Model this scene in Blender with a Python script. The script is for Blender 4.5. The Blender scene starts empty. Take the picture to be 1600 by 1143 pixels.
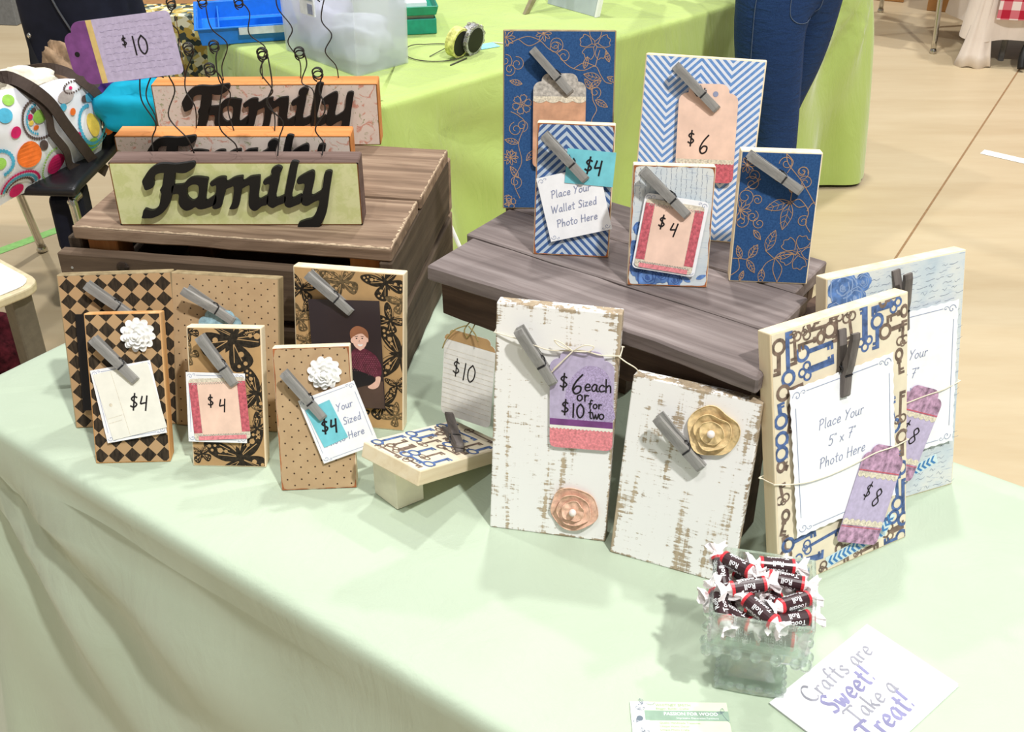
import bpy, bmesh, math, random
from math import sin, cos, pi, radians as R, atan2, hypot, floor
from mathutils import Matrix, Vector
from mathutils.geometry import tessellate_polygon

S = 0.001            # every length below is in millimetres
TZ = 740             # height of both table tops
C = bpy.context.scene.collection
sc = bpy.context.scene
random.seed(7)

# ------------------------------------------------------------------ camera, world, lamps, exposure
cd = bpy.data.cameras.new('camera'); cd.sensor_width = 36; cd.lens = 1746 / 1600 * 36
cd.clip_start = 0.05; cd.clip_end = 100
cam = bpy.data.objects.new('camera', cd); C.objects.link(cam)
cam.location = (0, 0, (TZ + 844) * S); cam.rotation_euler = (R(90 - 32.44), 0, 0)
sc.camera = cam
w = bpy.data.worlds.new('hall'); sc.world = w; w.use_nodes = True
bgn = w.node_tree.nodes['Background']
bgn.inputs[0].default_value = (1.0, 0.985, 0.96, 1); bgn.inputs[1].default_value = 0.20
def lamp(x, y, z, power, size=0.32, col=(1, 0.995, 0.97)):
    l = bpy.data.lights.new('ceiling_lamp', 'AREA'); l.shape = 'DISK'; l.size = size; l.energy = power; l.color = col
    o = bpy.data.objects.new('ceiling_lamp', l); C.objects.link(o); o.location = (x, y, z)
lamp(1.95, -1.5, 6.5, 295)
lamp(-0.8, -0.7, 6.7, 62)
lamp(0.4, 4.2, 6.7, 125)
lamp(3.8, 4.6, 6.7, 135)
lamp(-3.2, 4.2, 6.7, 100)
sc.cycles.transparent_max_bounces = 40
sc.cycles.max_bounces = 14
sc.view_settings.view_transform = 'Standard'; sc.view_settings.look = 'None'
sc.view_settings.exposure = 0.56; sc.view_settings.gamma = 1; sc.view_settings.use_curve_mapping = False

# ------------------------------------------------------------------ mesh helpers
def lin(c):
    return tuple((v / 12.92 if v <= 0.04045 else ((v + 0.055) / 1.055) ** 2.4) for v in (x / 255 for x in c)) + (1,)

class MB:
    """collects vertices (mm) and faces of one mesh"""
    def __init__(s): s.v = []; s.f = []; s.m = []; s.cur = 0; s.k = 0
    def lift(s, y): s.k += 1; return y - 0.012*(s.k % 14)      # overlapping print never shares a plane
    def add(s, vs, fs):
        n = len(s.v); s.v += [tuple(p) for p in vs]
        s.f += [[i + n for i in f] for f in fs]; s.m += [s.cur] * len(fs); return s
    def box(s, x0, x1, y0, y1, z0, z1):
        return s.add([(x0,y0,z0),(x1,y0,z0),(x1,y1,z0),(x0,y1,z0),(x0,y0,z1),(x1,y0,z1),(x1,y1,z1),(x0,y1,z1)],
                     [(0,3,2,1),(4,5,6,7),(0,1,5,4),(1,2,6,5),(2,3,7,6),(3,0,4,7)])
    def prism(s, pts, y0, y1, holes=()):
        """polygon in x,z pushed from y0 (front) to y1"""
        loops = [list(pts)] + [list(h) for h in holes]
        tri = tessellate_polygon([[Vector((p[0], p[1], 0)) for p in l] for l in loops])
        flat = [p for l in loops for p in l]; n = len(flat)
        vs = [(p[0], y0, p[1]) for p in flat] + [(p[0], y1, p[1]) for p in flat]
        fs = []
        for a, b, c in tri:
            A, B, D = flat[a], flat[b], flat[c]
            ccw = (B[0]-A[0])*(D[1]-A[1]) - (B[1]-A[1])*(D[0]-A[0]) > 0
            t = (a, b, c) if ccw else (a, c, b)
            fs.append(t); fs.append(tuple(i + n for i in reversed(t)))
        k = 0
        for l in loops:
            for i in range(len(l)):
                j = (i + 1) % len(l); fs.append((k+i, k+j, k+j+n, k+i+n))
            k += len(l)
        return s.add(vs, fs)
    def flat(s, pts, y):
        y = s.lift(y)
        tri = tessellate_polygon([[Vector((p[0], p[1], 0)) for p in pts]])
        fs = []
        for a, b, c in tri:
            A, B, D = pts[a], pts[b], pts[c]
            fs.append((a, b, c) if (B[0]-A[0])*(D[1]-A[1]) - (B[1]-A[1])*(D[0]-A[0]) > 0 else (a, c, b))
        return s.add([(p[0], y, p[1]) for p in pts], fs)
    def disc(s, x, z, r, y, n=14, rz=None, a=0):
        rz = rz or r
        pts = []
        for i in range(n):
            t = 2*pi*i/n; u, v = r*cos(t), rz*sin(t)
            pts.append((x + u*cos(a) - v*sin(a), z + u*sin(a) + v*cos(a)))
        return s.flat(pts, y)
    def crop(s, w, h):
        def ok(i): x, y, z = s.v[i]; return abs(x) < w/2-1.4 and 1.4 < z < h-1.4
        keep = [all(ok(i) for i in f) for f in s.f]
        s.f = [f for f, k in zip(s.f, keep) if k]; s.m = [m for m, k in zip(s.m, keep) if k]; return s
    def ring(s, x, z, r0, r1, y, n=16, sx=1):
        y = s.lift(y)
        vs = []; fs = []
        for i in range(n):
            t = 2*pi*i/n
            vs += [(x + sx*r0*cos(t), y, z + r0*sin(t)), (x + sx*r1*cos(t), y, z + r1*sin(t))]
            j = (i + 1) % n; fs.append((2*i, 2*i+1, 2*j+1, 2*j))
        return s.add(vs, fs)
    def ribbon(s, pts, wd, y, nib=None, taper=False):
        """flat stroke in the x,z plane; nib = angle of a broad pen"""
        n = len(pts); y = s.lift(y); dy = 0.012/max(n, 1)
        if n < 2: return s
        vs = []; fs = []
        for i, p in enumerate(pts):
            a = pts[max(i-1, 0)]; b = pts[min(i+1, n-1)]
            dx, dz = b[0]-a[0], b[1]-a[1]; l = hypot(dx, dz) or 1; nx, nz = -dz/l, dx/l
            h = wd/2
            if nib is not None: h = wd*(0.16 + 0.42*abs(nx*cos(nib) + nz*sin(nib)))
            if taper: h *= 0.35 + 0.65*sin(pi*(i + 0.5)/n)
            e = 0
            if nib is None and not taper and i in (0, n-1): e = wd*0.3*(-1 if i == 0 else 1)
            vs += [(p[0]+nx*h+dx/l*e, y-dy*i, p[1]+nz*h+dz/l*e), (p[0]-nx*h+dx/l*e, y-dy*i, p[1]-nz*h+dz/l*e)]
        for i in range(n-1): fs.append((2*i+1, 2*i+3, 2*i+2, 2*i))
        return s.add(vs, fs)
    def tube(s, pts, r, n=6, r1=None, caps=True):
        P = [Vector(p) for p in pts]; k = len(P); vs = []; fs = []
        prev = None
        for i, p in enumerate(P):
            t = (P[min(i+1, k-1)] - P[max(i-1, 0)]); t = t.normalized() if t.length else Vector((0,0,1))
            if prev is None: prev = t.orthogonal().normalized()
            u = prev - t*prev.dot(t); u = u.normalized() if u.length > 1e-6 else t.orthogonal().normalized(); prev = u
            v = t.cross(u); rr = r if r1 is None else r + (r1 - r)*i/(k-1)
            for j in range(n):
                a = 2*pi*j/n; vs.append(p + (u*cos(a) + v*sin(a))*rr)
        for i in range(k-1):
            for j in range(n):
                q = (j+1) % n; fs.append((i*n+j, i*n+q, (i+1)*n+q, (i+1)*n+j))
        if caps: fs.append(tuple(reversed(range(n)))); fs.append(tuple(range((k-1)*n, k*n)))
        return s.add(vs, fs)
    def lathe(s, prof, n=20, c=(0,0,0), wob=None):
        """profile of (radius, z)"""
        vs = []; fs = []; k = len(prof)
        for i in range(n):
            a = 2*pi*i/n
            for r, z in prof:
                q = wob(a, r, z) if wob else (r, z)
                vs.append((c[0]+q[0]*cos(a), c[1]+q[0]*sin(a), c[2]+q[1]))
        for i in range(n):
            j = (i+1) % n
            for m in range(k-1): fs.append((i*k+m, j*k+m, j*k+m+1, i*k+m+1))
        return s.add(vs, fs)
    def sphere(s, c, r, n=10, m=6):
        prof = [(max(r[0]*sin(pi*i/m), 0.001), -cos(pi*i/m)) for i in range(m+1)]
        vs = []; fs = []
        for i in range(n):
            a = 2*pi*i/n
            for q, z in prof: vs.append((c[0]+q*cos(a), c[1]+q*r[1]/r[0]*sin(a), c[2]+z*r[2]))
        k = m+1
        for i in range(n):
            j = (i+1) % n
            for t in range(m): fs.append((i*k+t, j*k+t, j*k+t+1, i*k+t+1))
        return s.add(vs, fs)
    def grid(s, nu, nv, fn, closed=False):
        vs = [fn(i, j) for i in range(nu) for j in range(nv)]; fs = []
        for i in range(nu if closed else nu-1):
            q = (i+1) % nu
            for j in range(nv-1): fs.append((i*nv+j, q*nv+j, q*nv+j+1, i*nv+j+1))
        return s.add(vs, fs)
    def build(s, name, mats, parent=None, mat=None, smooth=False, bevel=0, fn=None, seg=1, recalc=False):
        me = bpy.data.meshes.new(name)
        me.from_pydata([tuple(c*S for c in (fn(*p) if fn else p)) for p in s.v], [], s.f)
        mats = mats if isinstance(mats, (list, tuple)) else [mats]
        for m_ in mats: me.materials.append(m_)
        if len(mats) > 1:
            for p, k in zip(me.polygons, s.m): p.material_index = k
        if recalc:
            bm = bmesh.new(); bm.from_mesh(me); bmesh.ops.remove_doubles(bm, verts=bm.verts, dist=1e-6); bmesh.ops.recalc_face_normals(bm, faces=bm.faces); bm.to_mesh(me); bm.free()
        if bevel:
            bm = bmesh.new(); bm.from_mesh(me)
            ed = [e for e in bm.edges if len(e.link_faces) == 2 and e.calc_face_angle(0) > 0.5]
            bmesh.ops.bevel(bm, geom=ed, offset=bevel*S, segments=seg, affect='EDGES', profile=0.5, clamp_overlap=True)
            bm.to_mesh(me); bm.free()
        if smooth:
            for p in me.polygons: p.use_smooth = True
        me.update()
        o = bpy.data.objects.new(name, me); C.objects.link(o)
        if parent: o.parent = parent
        if mat is not None:
            if parent: o.matrix_local = mat
            else: o.matrix_world = mat
        return o

def tag(o, label=None, cat=None, group=None, kind=None):
    if label: o['label'] = label
    if cat: o['category'] = cat
    if group: o['group'] = group
    if kind: o['kind'] = kind
    return o
def thing(name, label, cat, mat, group=None):
    o = bpy.data.objects.new(name, None); C.objects.link(o); o.empty_display_size = 0.05
    o.matrix_world = mat
    return tag(o, label, cat, group)
def copy_tree(o, parent=None):
    c = o.copy(); C.objects.link(c); c.parent = parent
    for ch in o.children: copy_tree(ch, c)
    return c
def X(x=0, y=0, z=0, yaw=0, lean=0, roll=0):
    return Matrix.Translation((x*S, y*S, z*S)) @ Matrix.Rotation(yaw, 4, 'Z') @ Matrix.Rotation(-lean, 4, 'X') @ Matrix.Rotation(-roll, 4, 'Y')

def cr(pts, k=5, closed=False):
    """Catmull-Rom smoothing"""
    n = len(pts)
    if n < 3: return list(pts)
    out = []
    rng = range(n) if closed else range(n-1)
    g = (lambda i: pts[i % n]) if closed else (lambda i: pts[min(max(i, 0), n-1)])
    for i in rng:
        p0, p1, p2, p3 = g(i-1), g(i), g(i+1), g(i+2)
        for j in range(k):
            t = j/k
            out.append(tuple(0.5*((2*b) + (-a+c)*t + (2*a-5*b+4*c-d)*t*t + (-a+3*b-3*c+d)*t**3) for a, b, c, d in zip(p0, p1, p2, p3)))
    if not closed: out.append(tuple(pts[-1]))
    return out

# ------------------------------------------------------------------ materials
class N:
    def __init__(s, name):
        s.m = bpy.data.materials.new(name); s.m.use_nodes = True; s.t = s.m.node_tree; s.n = s.t.nodes
        s.b = s.n['Principled BSDF']; s._tc = None
    def new(s, ty, **kw):
        d = s.n.new(ty)
        for k, v in kw.items(): setattr(d, k, v)
        return d
    def set(s, sock, v):
        if isinstance(v, bpy.types.NodeSocket): s.t.links.new(v, sock)
        else: sock.default_value = v
    def obj(s):
        if not s._tc: s._tc = s.new('ShaderNodeTexCoord')
        return s._tc.outputs['Object']
    def map(s, sc_=(1,1,1), rot=(0,0,0), loc=(0,0,0), v=None):
        d = s.new('ShaderNodeMapping'); s.set(d.inputs[0], v or s.obj())
        d.inputs[1].default_value = loc; d.inputs[2].default_value = rot; d.inputs[3].default_value = sc_
        return d.outputs[0]
    def noise(s, v, scale, detail=4, rough=0.55, dist=0):
        d = s.new('ShaderNodeTexNoise'); s.set(d.inputs['Vector'], v); d.inputs['Scale'].default_value = scale
        d.inputs['Detail'].default_value = detail; d.inputs['Roughness'].default_value = rough; d.inputs['Distortion'].default_value = dist
        return d.outputs[0]
    def wave(s, v, scale, dist=2, ddet=2, bands='X'):
        d = s.new('ShaderNodeTexWave'); d.bands_direction = bands; s.set(d.inputs['Vector'], v); d.inputs['Scale'].default_value = scale
        d.inputs['Distortion'].default_value = dist; d.inputs['Detail'].default_value = ddet
        return d.outputs[1]
    def math(s, op, a, b=0.0, c=0.0):
        d = s.new('ShaderNodeMath', operation=op)
        s.set(d.inputs[0], a); s.set(d.inputs[1], b)
        if op in ('MULTIPLY_ADD', 'SMOOTH_MIN'): s.set(d.inputs[2], c)
        return d.outputs[0]
    def xyz(s, v=None):
        d = s.new('ShaderNodeSeparateXYZ'); s.set(d.inputs[0], v or s.obj()); return d.outputs
    def ramp(s, f, stops, const=False):
        d = s.new('ShaderNodeValToRGB'); s.set(d.inputs[0], f); e = d.color_ramp.elements
        if const: d.color_ramp.interpolation = 'CONSTANT'
        while len(e) < len(stops): e.new(0.5)
        for k, (p, c) in zip(e, stops): k.position = p; k.color = lin(c) if len(c) == 3 else c
        return d.outputs[0]
    def mix(s, f, a, b, mode='MIX'):
        d = s.new('ShaderNodeMix', data_type='RGBA', blend_type=mode)
        s.set(d.inputs[0], f); s.set(d.inputs[6], a if isinstance(a, bpy.types.NodeSocket) else lin(a)); s.set(d.inputs[7], b if isinstance(b, bpy.types.NodeSocket) else lin(b))
        return d.outputs[2]
    def out(s, col, rough=0.7, spec=0.3, bump=None, bs=0.2, bd=0.001, metal=0, sheen=0):
        s.set(s.b.inputs['Base Color'], col if isinstance(col, bpy.types.NodeSocket) else lin(col))
        s.set(s.b.inputs['Roughness'], rough); s.b.inputs['Specular IOR Level'].default_value = spec
        s.b.inputs['Metallic'].default_value = metal
        if sheen: s.b.inputs['Sheen Weight'].default_value = sheen; s.b.inputs['Sheen Roughness'].default_value = 0.5
        if bump is not None:
            d = s.new('ShaderNodeBump'); s.set(d.inputs['Height'], bump); d.inputs['Strength'].default_value = bs; d.inputs['Distance'].default_value = bd
            s.t.links.new(d.outputs[0], s.b.inputs['Normal'])
        return s.m

def plain(name, col, rough=0.7, spec=0.3, var=0.06, sc_=60, **kw):
    n = N(name); f = n.noise(n.obj(), sc_, 3)
    a = tuple(max(0, v*(1-var)) for v in col); b = tuple(min(255, v*(1+var)) for v in col)
    return n.out(n.ramp(f, [(0.3, a), (0.7, b)]), rough, spec, **kw)
def wood(name, dark, mid, light, axis=2, fine=1.0, rough=0.7, bs=0.25, spec=0.25, rings=True):
    n = N(name); k = [60*fine]*3; k[axis] = 3.2*fine
    v = n.map(tuple(k)); f1 = n.noise(v, 1.0, 6, 0.65, 0.4)
    k2 = [190*fine]*3; k2[axis] = 7*fine; f2 = n.noise(n.map(tuple(k2)), 1.0, 4, 0.7)
    col = n.ramp(f1, [(0.28, dark), (0.5, mid), (0.72, light)])
    if rings:
        k3 = [13*fine]*3; k3[axis] = 1.1*fine
        r = n.wave(n.map(tuple(k3)), 2.2, 5.5, 3, 'DIAGONAL')
        col = n.mix(n.math('MULTIPLY', r, 0.18), col, dark)
    col = n.mix(n.math('MULTIPLY', f2, 0.35), col, dark)
    return n.out(col, rough, spec, bump=n.math('ADD', f1, f2), bs=bs, bd=0.0008)

PINE = wood('pale_pine', (222,200,162), (240,223,190), (248,236,210), 2, 0.8, bs=0.1)
PINE_ORANGE = wood('stained_pine', (176,110,56), (214,164,104), (232,196,146), 2, 0.8, bs=0.1)
PINE_GREY = wood('greyed_pine', (120,104,78), (168,148,112), (196,178,140), 2, 0.9)
KRAFT_EDGE = wood('kraft_edge', (150,116,74), (190,154,108), (212,180,136), 2, 0.9)
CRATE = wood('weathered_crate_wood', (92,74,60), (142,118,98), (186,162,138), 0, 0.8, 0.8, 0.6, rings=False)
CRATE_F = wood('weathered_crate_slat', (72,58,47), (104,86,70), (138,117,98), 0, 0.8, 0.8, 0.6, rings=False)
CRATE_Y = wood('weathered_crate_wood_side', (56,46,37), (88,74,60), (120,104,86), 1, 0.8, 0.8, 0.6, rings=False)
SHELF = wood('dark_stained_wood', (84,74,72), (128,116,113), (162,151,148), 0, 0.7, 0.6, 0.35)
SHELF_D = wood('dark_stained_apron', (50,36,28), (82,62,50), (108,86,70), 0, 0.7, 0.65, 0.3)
POST = wood('orange_post_wood', (150,92,46), (182,120,66), (202,146,92), 2, 0.8)
SIGN_DARK = wood('dark_sign_wood', (70,52,46), (112,90,82), (142,120,112), 0, 0.8)
SIGN_OR = wood('orange_sign_wood', (176,104,50), (216,142,80), (230,170,112), 0, 0.6)
PEG = wood('grey_stained_peg', (112,110,107), (156,154,150), (190,187,182), 0, 1.6, 0.75, 0.3)
PEG_D = wood('dark_grey_peg', (78,72,70), (120,112,108), (148,140,134), 0, 1.6, 0.75, 0.3)
WIRE = plain('black_wire', (34,30,28), 0.45, 0.5)
SPRING = plain('dark_spring', (70,70,72), 0.35, 0.5, metal=0.8)
BLACK = plain('black_paint', (22,21,20), 0.55, 0.35)
INK = plain('black_marker', (30,26,28), 0.6)
INKG = plain('grey_print', (146,152,178), 0.7)
INKL = plain('light_print', (150,160,186), 0.7)
WHITE = plain('white_card', (244,244,246), 0.75, 0.2, 0.02)
CREAM = plain('cream_card', (240,238,226), 0.75, 0.2, 0.02)
PINKC = plain('pink_card', (240,206,186), 0.75, 0.2, 0.05, 40)
RED = plain('rose_paper', (194,98,108), 0.75, 0.2, 0.16, 300)
ROSE = plain('pink_paper', (228,140,146), 0.75, 0.2, 0.12, 400)
AQUA = plain('aqua_card', (122,202,214), 0.75, 0.2, 0.05)
LACE = plain('lace_print', (214,204,184), 0.8, 0.2, 0.14, 500)
LILAC = plain('lilac_card', (190,178,206), 0.75, 0.2, 0.05, 150)
PLUM = plain('plum_paper', (122,72,128), 0.75, 0.2, 0.1)
MAUVE = plain('mauve_damask', (170,136,160), 0.75, 0.2, 0.3, 130)
GREYP = plain('grey_print_paper', (176,170,162), 0.75, 0.2, 0.18, 220)
TANP = plain('tan_paper', (202,154,124), 0.75, 0.2, 0.1, 60)
GOLD = plain('gold_print', (178,142,110), 0.6)
GOLDF = plain('gold_ribbon', (214,186,120), 0.6)
KBLUE = plain('blue_print', (80,102,146), 0.7, 0.3, 0.25, 120)
KBROWN = plain('brown_print', (116,98,86), 0.7, 0.3, 0.25, 120)
BUTTER = plain('butterfly_print', (44,38,30), 0.75, 0.2, 0.35, 260)
BUTTER2 = plain('butterfly_print_faded', (98,82,58), 0.75, 0.2, 0.3, 260)
TWINE = plain('cream_twine', (232,222,200), 0.85, 0.2)
JUTE = plain('jute_twine', (150,134,84), 0.9, 0.2)
PAPERW = plain('white_paper_flower', (250,248,245), 0.8, 0.2, 0.03)
PEACH = plain('peach_felt', (236,192,168), 0.95, 0.1, 0.1, 200)
MUST = plain('mustard_felt', (230,202,152), 0.95, 0.1, 0.12, 200)
PEARL = plain('pearl', (240,226,220), 0.2, 0.6, 0.03)
LBLUE = plain('washi_blue', (70,128,184), 0.7)
LPALE = plain('washi_pale', (206,224,226), 0.7)
DUSTB = plain('blue_rose_print', (92,124,176), 0.75, 0.2, 0.25, 90)
DUSTB2 = plain('dark_blue_rose_print', (62,88,142), 0.75, 0.2, 0.25, 90)
SCRIPT = plain('script_print', (140,148,164), 0.75)

def m_checker():
    n = N('black_tan_diamond_paper'); o = n.xyz()
    u = n.math('FLOOR', n.math('MULTIPLY', n.math('ADD', o[0], o[2]), 1/0.0196))
    v = n.math('FLOOR', n.math('MULTIPLY', n.math('SUBTRACT', o[0], o[2]), 1/0.0196))
    k = n.math('MODULO', n.math('ABSOLUTE', n.math('ADD', u, v)), 2)
    wear = n.noise(n.map((300,300,60)), 1.0, 4)
    blk = n.ramp(wear, [(0.3, (34,28,22)), (0.75, (74,62,48))])
    return n.out(n.mix(k, (186,152,112), blk), 0.75, 0.2)
def m_dots():
    n = N('kraft_dot_paper'); o = n.xyz()
    def lat(ox, oz):
        a = n.math('SUBTRACT', n.math('FRACT', n.math('MULTIPLY_ADD', o[0], 1/0.0168, 50+ox)), 0.5)
        b = n.math('SUBTRACT', n.math('FRACT', n.math('MULTIPLY_ADD', o[2], 1/0.0150, 50+oz)), 0.5)
        a = n.math('MULTIPLY', a, 0.0168); b = n.math('MULTIPLY', b, 0.0150)
        return n.math('LESS_THAN', n.math('ADD', n.math('MULTIPLY', a, a), n.math('MULTIPLY', b, b)), 0.00105**2)
    k = n.math('MAXIMUM', lat(0.2, 0.1), lat(0.7, 0.6))
    base = n.ramp(n.noise(n.obj(), 40, 3), [(0.3, (182,152,116)), (0.7, (194,165,128))])
    return n.out(n.mix(k, base, (70,52,38)), 0.75, 0.2)
def m_chevron(name, blue, pale, per, half, off=0.0):
    n = N(name); o = n.xyz()
    t = n.math('PINGPONG', n.math('ADD', o[0], 1.0 + off), half)
    s = n.math('FRACT', n.math('MULTIPLY', n.math('ADD', o[2], t), 1/per))
    k = n.math('GREATER_THAN', s, 0.5)
    w_ = n.noise(n.obj(), 250, 3)
    b = n.ramp(w_, [(0.3, tuple(v*0.93 for v in blue)), (0.7, tuple(min(255, v*1.07) for v in blue))])
    return n.out(n.mix(k, b, pale), 0.75, 0.2)
def m_denimpaper():
    n = N('deep_blue_paper'); f = n.noise(n.map((500,500,500)), 1.0, 3); g = n.noise(n.obj(), 20, 3)
    c = n.ramp(f, [(0.3, (34,66,112)), (0.7, (54,92,142))]); c = n.mix(n.math('MULTIPLY', g, 0.4), c, (40,84,132))
    return n.out(c, 0.75, 0.2)
def m_whitewash(name, w, h, seed):
    n = N(name); o = n.xyz()
    f1 = n.noise(n.map((38,38,270), loc=(seed,0,0)), 1.0, 6, 0.72)      # across marks of the saw
    f2 = n.noise(n.map((95,95,7), loc=(seed*2,0,0)), 1.0, 5, 0.65)      # long cracks
    f3 = n.noise(n.map((20,20,8), loc=(seed*3,1,0)), 1.0, 4, 0.65)
    ex = n.math('SUBTRACT', w/2*S, n.math('ABSOLUTE', o[0])); ez = n.math('SUBTRACT', h/2*S, n.math('ABSOLUTE', n.math('SUBTRACT', o[2], h/2*S)))
    e = n.math('MINIMUM', ex, ez)
    ed = n.math('MULTIPLY', n.math('SUBTRACT', 1.0, n.math('MINIMUM', n.math('DIVIDE', e, 0.005), 1.0)), 0.07)
    m_ = n.math('ADD', n.math('ADD', n.math('MULTIPLY', f1, 0.40), n.math('MULTIPLY', f2, 0.36)), n.math('ADD', n.math('MULTIPLY', f3, 0.34), ed))
    brown = n.ramp(f2, [(0.3, (122,106,88)), (0.5, (166,148,124)), (0.7, (194,176,150))])
    k = n.ramp(m_, [(0.588, (0,0,0,1)), (0.616, (1,1,1,1))])
    return n.out(n.mix(k, (245,243,240), brown), 0.8, 0.15, bump=m_, bs=0.3, bd=0.001)
def m_damask(name, a, b, sc_):
    n = N(name); v = n.new('ShaderNodeTexVoronoi'); v.feature = 'SMOOTH_F1'; n.set(v.inputs['Vector'], n.obj()); v.inputs['Scale'].default_value = sc_
    f = n.noise(n.obj(), sc_*1.6, 4, 0.6, 1.2)
    return n.out(n.ramp(n.math('ADD', n.math('MULTIPLY', v.outputs[0], 0.5), n.math('MULTIPLY', f, 0.6)), [(0.42, a), (0.6, b)]), 0.75, 0.2)
def m_floral():
    n = N('pink_floral_paper'); f = n.noise(n.obj(), 55, 4, 0.6, 1.5); g = n.noise(n.map(loc=(3,1,2)), 75, 4, 0.6, 2.0)
    base = n.ramp(n.noise(n.obj(), 30, 3), [(0.3, (214,198,186)), (0.7, (228,214,202))])
    c = n.mix(n.ramp(f, [(0.58, (0,0,0,1)), (0.66, (1,1,1,1))]), base, (206,150,132))
    c = n.mix(n.ramp(g, [(0.6, (0,0,0,1)), (0.66, (1,1,1,1))]), c, (156,158,122))
    return n.out(c, 0.75, 0.2)
def m_scriptpaper():
    n = N('pale_blue_script_paper'); f = n.noise(n.obj(), 16, 4, 0.6)
    c = n.ramp(f, [(0.3, (186,200,210)), (0.5, (210,216,218)), (0.7, (226,224,214))])
    g = n.noise(n.map((40,40,420), rot=(0,0.25,0)), 1.0, 5, 0.7)
    c = n.mix(n.ramp(g, [(0.58, (0,0,0,1)), (0.62, (1,1,1,1))]), c, (180,190,202))
    return n.out(c, 0.75, 0.2)
CHECK = m_checker(); DOTS = m_dots(); DEEP = m_denimpaper()
CHEV_L = m_chevron('light_blue_chevron_paper', (108,148,204), (226,230,240), 0.0088, 0.036, 0.012)
CHEV_D = m_chevron('navy_chevron_paper', (70,100,152), (190,202,214), 0.0098, 0.064, 0.0345)
KRAFT = plain('kraft_paper', (188,152,106), 0.75, 0.2, 0.06, 30)
KEYPAPER = plain('cream_key_paper', (232,220,194), 0.75, 0.2, 0.05, 25)
SCRIPTP = m_scriptpaper()
DAMASK = m_damask('green_damask_paper', (206,210,148), (220,221,168), 70)
FLORAL = m_floral()

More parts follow.
